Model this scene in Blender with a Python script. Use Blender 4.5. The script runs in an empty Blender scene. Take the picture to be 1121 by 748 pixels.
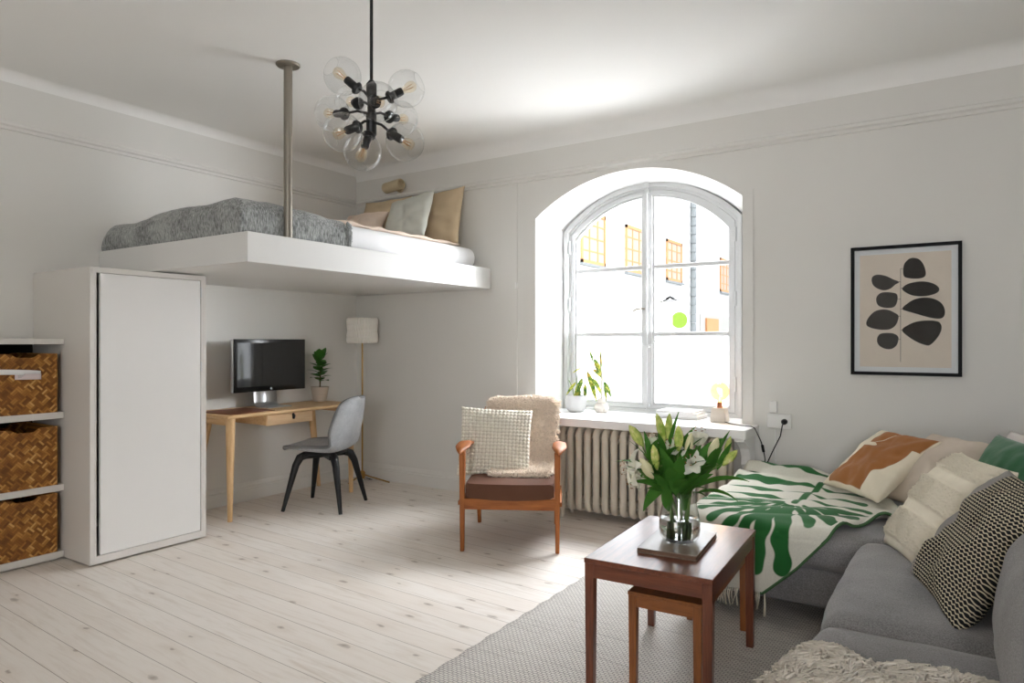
import bpy, bmesh, math, random
import numpy as np
from mathutils import Vector, Matrix, noise as mnoise
random.seed(7)
PI = math.pi
SC = bpy.context.scene
COL = SC.collection
V = Vector

# ------------------------------------------------------------------ helpers
def lin(r, g, b):
    f = lambda c: (c/255/12.92 if c/255 <= .04045 else ((c/255+.055)/1.055)**2.4)
    return (f(r), f(g), f(b), 1)

class MB:
    """collects shapes and links them as one mesh object"""
    def __init__(s):
        s.v = []; s.f = []; s.mi = []; s.m = 0; s.uv = None; s.pat = None
    def add(s, vs, fs):
        o = len(s.v); s.v += [tuple(p) for p in vs]
        s.f += [tuple(o+i for i in f) for f in fs]; s.mi += [s.m]*len(fs)
        return o
    def box(s, x0, x1, y0, y1, z0, z1):
        s.add([(x, y, z) for z in (z0, z1) for y in (y0, y1) for x in (x0, x1)],
              [(0,2,3,1), (4,5,7,6), (0,1,5,4), (2,6,7,3), (0,4,6,2), (1,3,7,5)])
    def rbox(s, x0, x1, y0, y1, z0, z1, r=.01, n=3):
        """box with rounded edges"""
        bm = bmesh.new(); bmesh.ops.create_cube(bm, size=1)
        for v in bm.verts:
            v.co = V(((x0+x1)/2+v.co.x*(x1-x0), (y0+y1)/2+v.co.y*(y1-y0), (z0+z1)/2+v.co.z*(z1-z0)))
        bmesh.ops.bevel(bm, geom=bm.edges[:]+bm.verts[:], offset=r, segments=n, profile=.5, affect='EDGES')
        s.bm(bm)
    def bm(s, bm):
        bm.verts.index_update()
        s.add([v.co[:] for v in bm.verts], [[v.index for v in f.verts] for f in bm.faces]); bm.free()
    def tube(s, pts, r, n=8, closed=False, caps=True):
        pts = [V(p) for p in pts]; N = len(pts)
        rr = r if hasattr(r, '__len__') else [r]*N
        rings = []; prev = None
        for i, p in enumerate(pts):
            if closed: d = pts[(i+1) % N]-pts[i-1]
            else: d = pts[min(i+1, N-1)]-pts[max(i-1, 0)]
            if d.length < 1e-9: d = V((0,0,1))
            d.normalize()
            if prev is None:
                a = V((0,0,1)) if abs(d.z) < .9 else V((1,0,0))
                u = d.cross(a).normalized()
            else:
                u = (prev-d*prev.dot(d))
                u = u.normalized() if u.length > 1e-6 else d.orthogonal().normalized()
            prev = u; w = d.cross(u)
            rings.append([p+(u*math.cos(2*PI*k/n)+w*math.sin(2*PI*k/n))*rr[i] for k in range(n)])
        vs = [q for ring in rings for q in ring]; fs = []
        M = N if closed else N-1
        for i in range(M):
            j = (i+1) % N
            for k in range(n):
                l = (k+1) % n
                fs.append((i*n+k, i*n+l, j*n+l, j*n+k))
        if caps and not closed:
            fs.append(tuple(range(n-1, -1, -1))); fs.append(tuple((N-1)*n+k for k in range(n)))
        s.add(vs, fs)
    def bar(s, a, b, w0, d0, w1=None, d1=None, up=(0,1,0)):
        """tapered rectangular bar from a to b"""
        a = V(a); b = V(b); w1 = w0 if w1 is None else w1; d1 = d0 if d1 is None else d1
        d = (b-a).normalized(); x = d.cross(V(up)).normalized(); y = x.cross(d)
        vs = []
        for p, w, dd in ((a, w0, d0), (b, w1, d1)):
            for sx, sy in ((-1,-1), (1,-1), (1,1), (-1,1)):
                vs.append(p+x*sx*w/2+y*sy*dd/2)
        s.add(vs, [(0,1,2,3), (7,6,5,4), (0,4,5,1), (1,5,6,2), (2,6,7,3), (3,7,4,0)])
    def lathe(s, prof, n=32, o=(0,0,0), ax=None, cap0=True, cap1=True):
        """profile of (r, z) turned round an axis"""
        R = Matrix.Identity(3)
        if ax is not None:
            R = V((0,0,1)).rotation_difference(V(ax).normalized()).to_matrix()
        o = V(o); vs = []; fs = []
        for r, z in prof:
            for k in range(n):
                t = 2*PI*k/n; vs.append(o+R @ V((r*math.cos(t), r*math.sin(t), z)))
        for i in range(len(prof)-1):
            for k in range(n):
                l = (k+1) % n
                fs.append((i*n+k, i*n+l, (i+1)*n+l, (i+1)*n+k))
        if cap0 and prof[0][0] > 1e-6: fs.append(tuple(range(n-1, -1, -1)))
        if cap1 and prof[-1][0] > 1e-6: fs.append(tuple((len(prof)-1)*n+k for k in range(n)))
        s.add(vs, fs)
    def grid(s, fn, nu, nv, closed_u=False):
        vs = []; 
        for j in range(nv+1):
            for i in range(nu+1):
                vs.append(fn(i/nu, j/nv))
        w = nu+1
        s.add(vs, [(j*w+i, j*w+i+1, (j+1)*w+i+1, (j+1)*w+i) for j in range(nv) for i in range(nu)])
    def prism(s, poly, axis, a, b):
        """extrude a 2D polygon; axis 'x','y','z' is the extrusion axis"""
        def P(p, t):
            return {'x': (t, p[0], p[1]), 'y': (p[0], t, p[1]), 'z': (p[0], p[1], t)}[axis]
        n = len(poly)
        s.add([P(p, a) for p in poly]+[P(p, b) for p in poly],
              [tuple(range(n-1, -1, -1)), tuple(range(n, 2*n))]+[(i, (i+1) % n, n+(i+1) % n, n+i) for i in range(n)])
    def loopframe(s, A, B, y0, y1):
        """band between two matched closed loops in the XZ plane, extruded along Y"""
        n = len(A); vs = []
        for L, y in ((A, y0), (B, y0), (A, y1), (B, y1)):
            vs += [(p[0], y, p[1]) for p in L]
        fs = []
        for i in range(n):
            j = (i+1) % n
            fs += [(i, j, n+j, n+i), (2*n+j, 2*n+i, 3*n+i, 3*n+j), (i, 2*n+i, 2*n+j, j), (n+j, 3*n+j, 3*n+i, n+i)]
        s.add(vs, fs)
    def leaf(s, base, d, L, W, droop=.3, side=None, n=7, cup=.15, tip=1.0, wave=0):
        """curved pointed blade"""
        d = V(d).normalized(); base = V(base)
        side = V(side) if side is not None else d.cross(V((0,0,1)))
        if side.length < 1e-4: side = V((1,0,0))
        side = (side-d*side.dot(d)).normalized(); up = side.cross(d)
        if up.z < 0: up = -up
        vs = []; p = base.copy(); dd = d.copy()
        for i in range(n+1):
            t = i/n
            w = W*.5*(math.sin(PI*min(1, t**.75*tip+.0)))**.8 if 0 < t < 1 else .0008
            nn = up*(cup*w)
            wv = up*(wave*math.sin(t*9))*w
            vs += [p-side*w+nn+wv, p, p+side*w+nn-wv]
            dd = (dd-V((0,0,1))*droop/n*(1+t)).normalized()
            p = p+dd*L/n
        fs = []
        for i in range(n):
            a = i*3
            fs += [(a, a+1, a+4, a+3), (a+1, a+2, a+5, a+4)]
        s.add(vs, fs)
        return p
    def build(s, name, mat, parent=None, loc=None, rot=None, smooth=True, sub=0, bevel=0, solid=0, angle=40):
        me = bpy.data.meshes.new(name)
        me.from_pydata(s.v, [], s.f)
        mats = mat if isinstance(mat, (list, tuple)) else [mat]
        for m in mats: me.materials.append(m)
        me.polygons.foreach_set('material_index', s.mi)
        if s.pat is not None:
            at = me.attributes.new('pat', 'FLOAT', 'POINT'); at.data.foreach_set('value', s.pat)
        if s.uv is not None:
            uvl = me.uv_layers.new(name='UVMap')
            li = np.zeros(len(me.loops), dtype=np.int32); me.loops.foreach_get('vertex_index', li)
            uvl.data.foreach_set('uv', np.asarray(s.uv, dtype=np.float32)[li].ravel())
        bm = bmesh.new(); bm.from_mesh(me); bmesh.ops.recalc_face_normals(bm, faces=bm.faces[:]); bm.to_mesh(me); bm.free()
        me.polygons.foreach_set('use_smooth', [bool(smooth)]*len(me.polygons))
        if smooth and angle and not sub:
            try: me.set_sharp_from_angle(angle=math.radians(angle))
            except Exception: pass
        o = bpy.data.objects.new(name, me); COL.objects.link(o)
        if parent is not None: o.parent = parent
        if loc is not None: o.location = loc
        if rot is not None: o.rotation_euler = rot
        if solid:
            m = o.modifiers.new('solid', 'SOLIDIFY'); m.thickness = solid; m.offset = 0
        if bevel:
            m = o.modifiers.new('bev', 'BEVEL'); m.width = bevel; m.segments = 3; m.limit_method = 'ANGLE'; m.angle_limit = math.radians(35)
        if sub:
            m = o.modifiers.new('sub', 'SUBSURF'); m.levels = sub; m.render_levels = sub
        return o

def thing(name, label, cat, loc=(0,0,0), rot=0, group=None):
    o = bpy.data.objects.new(name, None); COL.objects.link(o)
    o.location = loc; o.rotation_euler = rot if hasattr(rot, '__len__') else (0,0,rot)
    o.empty_display_size = .1
    return tag(o, label, cat, group)
def tag(o, label=None, cat=None, group=None, kind=None):
    if label: o['label'] = label
    if cat: o['category'] = cat
    if group: o['group'] = group
    if kind: o['kind'] = kind
    return o
def struct(o, label=None, cat=None):
    o['kind'] = 'structure'
    return tag(o, label, cat)
def dup(root, loc=None, rot=None, label=None):
    r = root.copy(); COL.objects.link(r)
    if loc is not None: r.location = loc
    if rot is not None: r.rotation_euler = rot
    if label: r['label'] = label
    for ch in list(root.children):
        c = ch.copy(); COL.objects.link(c); c.parent = r
        for g in list(ch.children):
            d = g.copy(); COL.objects.link(d); d.parent = c
    return r
def nz(p, sc=1.0, seed=0.0):
    return mnoise.noise(V((p[0]*sc+seed, p[1]*sc-seed*.7, p[2]*sc+seed*1.3)))
def sm(a, b, x):
    t = max(0, min(1, (x-a)/(b-a))); return t*t*(3-2*t)
def lerp(a, b, t): return a+(b-a)*t
def interp(x, pts):
    if x <= pts[0][0]: return pts[0][1]
    for (x0, y0), (x1, y1) in zip(pts, pts[1:]):
        if x <= x1: return y0+(y1-y0)*(x-x0)/(x1-x0)
    return pts[-1][1]
def basis(right, up):
    r = V(right).normalized(); u = V(up); u = (u-r*u.dot(r)).normalized(); n = r.cross(u)
    return Matrix((r, u, n)).transposed().to_euler()

# ------------------------------------------------------------------ materials
class NT:
    def __init__(s, name):
        s.mat = bpy.data.materials.new(name); s.mat.use_nodes = True
        s.t = s.mat.node_tree; s.t.nodes.clear()
        s.out = s.n('ShaderNodeOutputMaterial')
    def n(s, typ, **kw):
        nd = s.t.nodes.new(typ)
        for k, v in kw.items():
            if k in nd.inputs: s.set(nd.inputs[k], v)
            else: setattr(nd, k, v)
        return nd
    def set(s, inp, v):
        if isinstance(v, bpy.types.NodeSocket): s.t.links.new(v, inp)
        else: inp.default_value = v
    def node(s, typ, ins=None, **kw):
        nd = s.t.nodes.new(typ)
        for k, v in kw.items(): setattr(nd, k, v)
        for k, v in (ins or {}).items(): s.set(nd.inputs[k], v)
        return nd
    def math(s, op, a, b=0.0, c=0.0, clamp=False):
        nd = s.t.nodes.new('ShaderNodeMath'); nd.operation = op; nd.use_clamp = clamp
        for i, v in enumerate((a, b, c)): s.set(nd.inputs[i], v)
        return nd.outputs[0]
    def mix(s, f, a, b, mode='MIX'):
        nd = s.t.nodes.new('ShaderNodeMix'); nd.data_type = 'RGBA'; nd.blend_type = mode
        s.set(nd.inputs[0], f); s.set(nd.inputs[6], a); s.set(nd.inputs[7], b)
        return nd.outputs[2]
    def ramp(s, f, stops, interp='LINEAR'):
        nd = s.t.nodes.new('ShaderNodeValToRGB'); nd.color_ramp.interpolation = interp
        cr = nd.color_ramp
        while len(cr.elements) < len(stops): cr.elements.new(.5)
        for e, (p, c) in zip(cr.elements, stops):
            e.position = p; e.color = c if hasattr(c, '__len__') else (c, c, c, 1)
        s.set(nd.inputs[0], f)
        return nd.outputs[0]
    def coord(s, kind='Object', scale=(1,1,1), rot=(0,0,0), loc=(0,0,0)):
        tc = s.t.nodes.new('ShaderNodeTexCoord'); mp = s.t.nodes.new('ShaderNodeMapping')
        s.t.links.new(tc.outputs[kind], mp.inputs[0])
        mp.inputs['Scale'].default_value = scale; mp.inputs['Rotation'].default_value = rot; mp.inputs['Location'].default_value = loc
        return mp.outputs[0]
    def noise(s, vec, scale, detail=3, rough=.55, dist=0):
        nd = s.node('ShaderNodeTexNoise', {'Vector': vec, 'Scale': scale, 'Detail': detail, 'Roughness': rough, 'Distortion': dist})
        return nd.outputs['Fac']
    def bump(s, h, strength=.3, dist=.01):
        return s.node('ShaderNodeBump', {'Height': h, 'Strength': strength, 'Distance': dist}).outputs[0]
    def pbsdf(s, base, rough=.5, metal=0, spec=.5, normal=None, **kw):
        nd = s.t.nodes.new('ShaderNodeBsdfPrincipled')
        s.set(nd.inputs['Base Color'], base); s.set(nd.inputs['Roughness'], rough)
        s.set(nd.inputs['Metallic'], metal); s.set(nd.inputs['Specular IOR Level'], spec)
        if normal is not None: s.set(nd.inputs['Normal'], normal)
        for k, v in kw.items(): s.set(nd.inputs[k.replace('_', ' ')], v)
        s.t.links.new(nd.outputs[0], s.out.inputs[0])
        return nd

def mk(name, col, rough=.55, metal=0, spec=.4, var=0, vscale=6, stretch=(1,1,1), bump=0, bscale=60, bdist=.004, coord='Object', **kw):
    m = NT(name); vec = m.coord(coord, scale=stretch)
    base = col
    if var:
        f = m.noise(vec, vscale, 4)
        base = m.mix(f, tuple(c*(1-var) for c in col[:3])+(1,), tuple(min(1, c*(1+var)) for c in col[:3])+(1,))
    nrm = None
    if bump: nrm = m.bump(m.noise(vec, bscale, 3), bump, bdist)
    m.pbsdf(base, rough, metal, spec, nrm, **kw)
    return m.mat

M = {}
M['wall'] = mk('wall_paint', lin(221, 219, 214), .85, spec=.2, var=.02, vscale=1.2, bump=.08, bscale=90, bdist=.002)
M['ceiling'] = mk('ceiling_paint', lin(238, 237, 234), .9, spec=.1, var=.015, vscale=1)
M['trim'] = mk('trim_paint', lin(221, 219, 214), .55, spec=.3)
M['white'] = mk('white_gloss_paint', lin(238, 238, 237), .35, spec=.4, var=.01)
M['sash'] = mk('sash_paint', lin(206, 207, 207), .4, spec=.35)
M['loft'] = mk('loft_paint', lin(220, 219, 216), .45, spec=.3)
M['reveal'] = mk('reveal_paint', lin(222, 222, 221), .7, spec=.2)
M['lacquer'] = mk('white_lacquer', lin(226, 224, 221), .32, spec=.45, var=.01)
M['laminate'] = mk('shade_toned_laminate', lin(214, 210, 204), .42, spec=.4)  # greyer than the door lacquer: shade on the wardrobe side put into the colour
M['radiator'] = mk('cream_enamel', lin(212, 203, 188), .38, spec=.45)
M['black'] = mk('black_metal', lin(26, 26, 27), .42, spec=.4)
M['blackpl'] = mk('black_plastic', lin(22, 22, 23), .4, spec=.4)
M['dark'] = mk('gap_shade', lin(30, 26, 22), .8)  # near-black tone for shade painted into gaps
M['steel'] = mk('brushed_steel', lin(150, 143, 132), .42, metal=.85, var=.12, vscale=30, stretch=(1,1,.1))
M['alu'] = mk('aluminium', lin(205, 206, 207), .3, metal=.9)
M['brass'] = mk('aged_brass', lin(176, 140, 84), .32, metal=.9)
M['copper'] = mk('copper', lin(200, 130, 95), .3, metal=.8)
M['chrome'] = mk('chrome', lin(200, 200, 200), .2, metal=1)

def wood(name, c1, c2, rough=.4, scale=1.0, axis='x', spec=.4, coat=0):
    m = NT(name)
    st = {'x': (1.2, 14, 14), 'y': (14, 1.2, 14), 'z': (14, 14, 1.2)}[axis]
    vec = m.coord('Object', scale=tuple(a*scale for a in st))
    f = m.noise(vec, 3, 6, .6, .6); g = m.noise(vec, 14, 3, .6)
    ff = m.math('MULTIPLY_ADD', g, .35, m.math('MULTIPLY', f, .75))
    base = m.ramp(ff, [(.3, c1), (.75, c2)])
    m.pbsdf(base, rough, 0, spec, m.bump(g, .06, .002), Coat_Weight=coat, Coat_Roughness=.15)
    return m.mat
for ax in 'xyz':
    M['oak_'+ax] = wood('pale_ash_'+ax, lin(196, 156, 108), lin(226, 192, 146), .45, 1, ax)
    M['teak_'+ax] = wood('teak_'+ax, lin(124, 66, 26), lin(176, 106, 50), .5, 1, ax, spec=.3)
    M['rose_'+ax] = wood('rosewood_'+ax, lin(72, 36, 24), lin(126, 70, 46), .28, 1, ax, coat=.35)
    M['nest_'+ax] = wood('nest_teak_'+ax, lin(104, 58, 26), lin(156, 94, 46), .35, 1, ax, coat=.2)

def fabric(name, c1, c2, scale=220, rough=.95, bump=.25, streak=None, sheen=.2):
    m = NT(name); vec = m.coord('Object', scale=streak or (1,1,1))
    a = m.noise(vec, scale, 2, .7); b = m.noise(m.coord('Object'), 5, 3)
    f = m.math('MULTIPLY_ADD', b, .35, m.math('MULTIPLY', a, .75))
    base = m.ramp(f, [(.35, c1), (.72, c2)])
    m.pbsdf(base, rough, 0, .15, m.bump(a, bump, .003), Sheen_Weight=sheen, Sheen_Roughness=.5)
    return m.mat
M['sofa'] = fabric('grey_sofa_cloth', lin(100, 98, 98), lin(152, 149, 149), 260)
M['shell'] = fabric('grey_melange_cloth', lin(112, 114, 117), lin(200, 202, 204), 60, streak=(3, 3, 14))
M['shellin'] = fabric('dark_grey_melange_cloth', lin(88, 88, 88), lin(140, 140, 140), 60, streak=(3, 14, 3))
M['sheet'] = mk('white_sheet', lin(240, 240, 241), .9, spec=.1, bump=.25, bscale=7, bdist=.02)
M['peach'] = mk('peach_linen', lin(222, 204, 188), .95, spec=.1, bump=.3, bscale=20, bdist=.01)
M['sage'] = mk('pale_sage_linen', lin(198, 199, 190), .95, spec=.1, bump=.2, bscale=160, bdist=.003)
M['tan'] = mk('tan_linen', lin(204, 184, 154), .95, spec=.1, bump=.2, bscale=160, bdist=.003)
M['beige'] = mk('greige_linen', lin(205, 192, 178), .95, spec=.1, bump=.2, bscale=160, bdist=.003)
M['green'] = mk('green_velvet', lin(32, 92, 52), .85, spec=.2, bump=.25, bscale=9, bdist=.02, Sheen_Weight=.3)
M['offwhite'] = mk('offwhite_linen', lin(214, 208, 204), .95, spec=.1, bump=.2, bscale=160, bdist=.003)
M['cream'] = mk('cream_knit', lin(232, 224, 205), .95, spec=.1, var=.05, vscale=40)
M['brownseat'] = mk('brown_seat_cloth', lin(94, 62, 46), .8, spec=.25, var=.12, vscale=12, bump=.15, bscale=300)
M['blanket'] = fabric('grey_mohair', lin(62, 64, 63), lin(186, 188, 186), 26, bump=.6, streak=(5, 5, 1.2))
M['leather'] = mk('brown_leather', lin(116, 62, 34), .5, spec=.3, var=.2, vscale=18, bump=.1)
M['shade'] = mk('pleated_shade', lin(236, 228, 215), .8, spec=.1, Transmission_Weight=0)
M['fleece'] = mk('oatmeal_fleece', lin(228, 214, 198), .95, spec=.1, var=.22, vscale=50)
M['sheepskin'] = mk('grey_white_wool', lin(208, 200, 188), .95, spec=.1, var=.1, vscale=40)
def leafmat(name, c1, c2, tl=.35, rough=.5, spec=.25, vscale=12):
    """thin leaf or petal that lets some light through"""
    m = NT(name); col = m.mix(m.noise(m.coord('Object'), vscale, 3), c1, c2)
    p = m.pbsdf(col, rough, 0, spec); t = m.node('ShaderNodeBsdfTranslucent', {'Color': col})
    mx = m.node('ShaderNodeMixShader', {0: tl}); m.t.links.new(p.outputs[0], mx.inputs[1]); m.t.links.new(t.outputs[0], mx.inputs[2])
    m.t.links.new(mx.outputs[0], m.out.inputs[0]); return m.mat
M['leafdk'] = leafmat('lily_leaf', lin(44, 98, 34), lin(92, 146, 58))
M['petal'] = leafmat('white_petal', lin(248, 246, 236), lin(240, 238, 222), .35, .6, .15)
M['leaffig'] = leafmat('fig_leaf', lin(40, 92, 34), lin(84, 136, 56), .25)
M['stemg'] = mk('green_stem', lin(96, 128, 58), .5)
M['anther'] = mk('anther', lin(150, 104, 50), .7)
M['soil'] = mk('soil', lin(52, 38, 28), .95, bump=.6, bscale=80)
M['concretepot'] = mk('pale_stone_pot', lin(196, 184, 170), .8, var=.06, vscale=20)
M['greypot'] = mk('pale_grey_glaze', lin(206, 207, 207), .55, var=.12, vscale=14)
M['ribpot'] = mk('white_ribbed_ceramic', lin(226, 220, 212), .6, var=.05)
M['marble'] = mk('cream_marble', lin(214, 205, 193), .45, var=.14, vscale=16, stretch=(1,1,3))
M['paper'] = mk('paper_block', lin(222, 221, 218), .85, stretch=(1,1,40), var=.1, vscale=14)
M['cover1'] = mk('white_cover', lin(232, 232, 231), .45)
M['cover2'] = mk('grey_cover', lin(168, 168, 168), .45)
M['cover3'] = mk('pale_cover', lin(206, 206, 204), .45)
M['bookcov'] = mk('taupe_book_cover', lin(128, 112, 98), .3, spec=.5, var=.04)
M['screen'] = mk('dark_screen', lin(14, 15, 16), .06, spec=.6)
M['bezel'] = mk('black_bezel', lin(10, 10, 10), .2, spec=.5)
M['frame'] = mk('black_frame', lin(12, 12, 12), .5, spec=.15)
M['mat'] = mk('white_mount', lin(226, 229, 230), .8)
M['print'] = mk('sand_print', lin(222, 211, 197), .85, var=.05, vscale=30)
M['inkL'] = mk('charcoal_ink', lin(66, 63, 60), .8, var=.08, vscale=60)
M['inkR'] = mk('black_ink', lin(34, 31, 28), .8, var=.08, vscale=60)
M['plate'] = mk('white_plastic', lin(236, 235, 232), .4)
M['tag'] = mk('pale_lilac_tag', lin(222, 208, 208), .6)
M['facade'] = mk('white_render', lin(234, 233, 231), .9, var=.03, vscale=.6)
M['woodframe'] = mk('orange_window_wood', lin(196, 140, 92), .6)
M['shutter'] = mk('weathered_curtain', lin(176, 160, 144), .8, stretch=(1, 6, .6), var=.35, vscale=2)
M['pipe'] = mk('grey_pipe', lin(128, 132, 132), .5, var=.15)
M['grey'] = mk('grey_render', lin(170, 168, 162), .9, var=.08, vscale=2)
M['greenglass'] = mk('green_grey_door', lin(72, 86, 80), .3, var=.3, vscale=3)
M['brick'] = mk('pale_green_stucco', lin(178, 180, 166), .9, var=.06)
M['lime'] = mk('lime_sign', lin(140, 172, 56), .5)
M['asphalt'] = mk('pale_paving', lin(150, 148, 144), .9, var=.1)
M['doorwood'] = mk('brown_door', lin(186, 164, 142), .6, var=.1)

def glassmat(name, tint=(1,1,1,1), gl=.04, rim=.3, rough=0.0, pw=3.5):
    """thin glass: mostly clear, reflecting more at the rim"""
    m = NT(name)
    fc = m.node('ShaderNodeLayerWeight', {'Blend': .5}).outputs['Facing']
    t = m.node('ShaderNodeBsdfTransparent', {'Color': tint}); g = m.node('ShaderNodeBsdfGlossy', {'Roughness': rough})
    f = m.math('MULTIPLY_ADD', m.math('POWER', fc, pw), rim, gl)
    mx = m.node('ShaderNodeMixShader', {0: f})
    m.t.links.new(t.outputs[0], mx.inputs[1]); m.t.links.new(g.outputs[0], mx.inputs[2])
    m.t.links.new(mx.outputs[0], m.out.inputs[0]); return m.mat
M['pane'] = glassmat('window_glass', (.97, .98, .98, 1), .03)
M['globe'] = glassmat('globe_glass', (.965, .97, .97, 1), .045, .6, 0, 3)
M['picglass'] = glassmat('picture_glass', (.98, .98, .98, 1), .012, .2)
def frosted():
    m = NT('frosted_film')
    t = m.node('ShaderNodeBsdfTranslucent', {'Color': (.42, .43, .43, 1)}); d = m.node('ShaderNodeBsdfDiffuse', {'Color': (.7, .7, .7, 1)})
    mx = m.node('ShaderNodeMixShader', {0: .25}); m.t.links.new(t.outputs[0], mx.inputs[1]); m.t.links.new(d.outputs[0], mx.inputs[2])
    m.t.links.new(mx.outputs[0], m.out.inputs[0]); return m.mat
M['frosted'] = frosted()
def realglass(name, col, ior=1.45, rough=0):
    m = NT(name); m.pbsdf(col, rough, 0, .5, None, Transmission_Weight=1.0, IOR=ior); return m.mat
M['vase'] = glassmat('vase_glass', (.975, .985, .98, 1), .05, .75, 0, 3)
M['water'] = realglass('water', (.97, .99, .98, 1), 1.33)
M['bulb'] = glassmat('amber_bulb_glass', (.9, .69, .38, 1), .05, .3)
M['bulbclear'] = glassmat('bulb_glass', (1, .95, .86, 1), .05, .4)
def emit(name, col, s):
    m = NT(name); e = m.node('ShaderNodeEmission', {'Color': col, 'Strength': s}); m.t.links.new(e.outputs[0], m.out.inputs[0]); return m.mat
M['filament'] = emit('lit_filament', (1, .62, .22, 1), 9)
M['filcold'] = mk('filament_wire', lin(196, 142, 74), .4, metal=.4)

def floor_mat():
    m = NT('whitewashed_pine_boards')
    vec = m.coord('Object', rot=(0, 0, math.radians(2.4)))
    sep = m.node('ShaderNodeSeparateXYZ', {0: vec})
    br = m.node('ShaderNodeTexBrick', {'Vector': vec, 'Color1': (0,0,0,1), 'Color2': (1,1,1,1), 'Mortar': (0,0,0,1), 'Scale': 1.0, 'Mortar Size': .0016, 'Mortar Smooth': .3, 'Bias': 0, 'Brick Width': 26.0, 'Row Height': .137}, offset=.37, offset_frequency=2)
    row = m.math('FLOOR', m.math('DIVIDE', sep.outputs[1], .137))
    wn = m.node('ShaderNodeTexWhiteNoise', {'W': row}, noise_dimensions='1D')
    off = m.node('ShaderNodeCombineXYZ', {0: m.math('MULTIPLY', wn.outputs[0], 37.0), 1: m.math('MULTIPLY', wn.outputs[0], 11.0), 2: 0.0})
    pv = m.node('ShaderNodeVectorMath', {0: vec, 1: off.outputs[0]}, operation='ADD').outputs[0]
    st = m.node('ShaderNodeVectorMath', {0: pv, 1: (1.1, 13, 1)}, operation='MULTIPLY').outputs[0]
    grain = m.noise(st, 2.2, 6, .62, 1.2); fine = m.noise(st, 11, 3, .6, .4)
    big = m.noise(pv, 1.1, 3)
    # knots: a few dark eyes along each board
    kv = m.node('ShaderNodeVectorMath', {0: pv, 1: (3.0, 7.2, 1)}, operation='MULTIPLY').outputs[0]
    kd = m.node('ShaderNodeVectorMath', {0: kv, 1: m.node('ShaderNodeVectorMath', {0: m.node('ShaderNodeTexNoise', {'Vector': pv, 'Scale': 22.0}).outputs['Color'], 'Scale': .16}, operation='SCALE').outputs[0]}, operation='ADD').outputs[0]
    vo = m.node('ShaderNodeTexVoronoi', {'Vector': kd, 'Scale': 1.0, 'Randomness': 1.0}, voronoi_dimensions='2D')
    pick = m.math('LESS_THAN', m.node('ShaderNodeSeparateColor', {0: vo.outputs['Color']}).outputs[0], .52)
    size = m.math('MULTIPLY_ADD', m.node('ShaderNodeSeparateColor', {0: vo.outputs['Color']}).outputs[1], .075, .04)
    kn = m.math('SUBTRACT', 1.0, m.math('DIVIDE', vo.outputs['Distance'], size), clamp=True)
    knot = m.math('MULTIPLY', m.math('POWER', kn, .55), pick)
    halo = m.math('MULTIPLY', m.math('SUBTRACT', 1.0, m.math('DIVIDE', vo.outputs['Distance'], .34), clamp=True), pick)
    c = m.ramp(grain, [(.3, lin(202, 190, 176)), (.5, lin(228, 221, 213)), (.8, lin(236, 231, 225))])
    c = m.mix(m.math('MULTIPLY', fine, .36), c, lin(208, 196, 183))
    c = m.mix(m.math('MULTIPLY', wn.outputs[0], .6), c, lin(220, 209, 197))
    c = m.mix(m.math('MULTIPLY', big, .35), c, lin(238, 234, 229))
    c = m.mix(m.math('MULTIPLY', halo, .32), c, lin(200, 185, 168))
    c = m.mix(m.math('MULTIPLY', knot, .62), c, lin(118, 98, 82))
    c = m.mix(m.math('MULTIPLY', br.outputs['Fac'], .72), c, lin(110, 88, 68))
    h = m.math('SUBTRACT', m.math('MULTIPLY', grain, .15), br.outputs['Fac'])
    m.pbsdf(c, m.math('MULTIPLY_ADD', fine, .2, .42), 0, .35, m.bump(h, .25, .003))
    return m.mat
M['floor'] = floor_mat()

def rug_mat():
    m = NT('flat_woven_rug')
    vec = m.coord('Object', rot=(0, 0, math.radians(1.5)))
    br = m.node('ShaderNodeTexBrick', {'Vector': vec, 'Color1': (.2,.2,.2,1), 'Color2': (1,1,1,1), 'Mortar': (0,0,0,1), 'Scale': 1.0, 'Mortar Size': .0015, 'Mortar Smooth': .8, 'Bias': .2, 'Brick Width': .022, 'Row Height': .0125}, offset=.5)
    n = m.noise(m.node('ShaderNodeVectorMath', {0: vec, 1: (1.0, 40, 1)}, operation='MULTIPLY').outputs[0], 2.0, 2)
    base = m.mix(m.math('MULTIPLY', br.outputs['Color'], .5), lin(212, 207, 200), lin(232, 228, 222))
    base = m.mix(m.ramp(n, [(.58, 0.0), (.7, .35)]), base, lin(120, 116, 112))
    base = m.mix(m.math('MULTIPLY', br.outputs['Fac'], .9), base, lin(70, 68, 72))
    m.pbsdf(base, .95, 0, .1, m.bump(m.math('SUBTRACT', 1.0, br.outputs['Fac']), .8, .004))
    return m.mat
M['rug'] = rug_mat()

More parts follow.
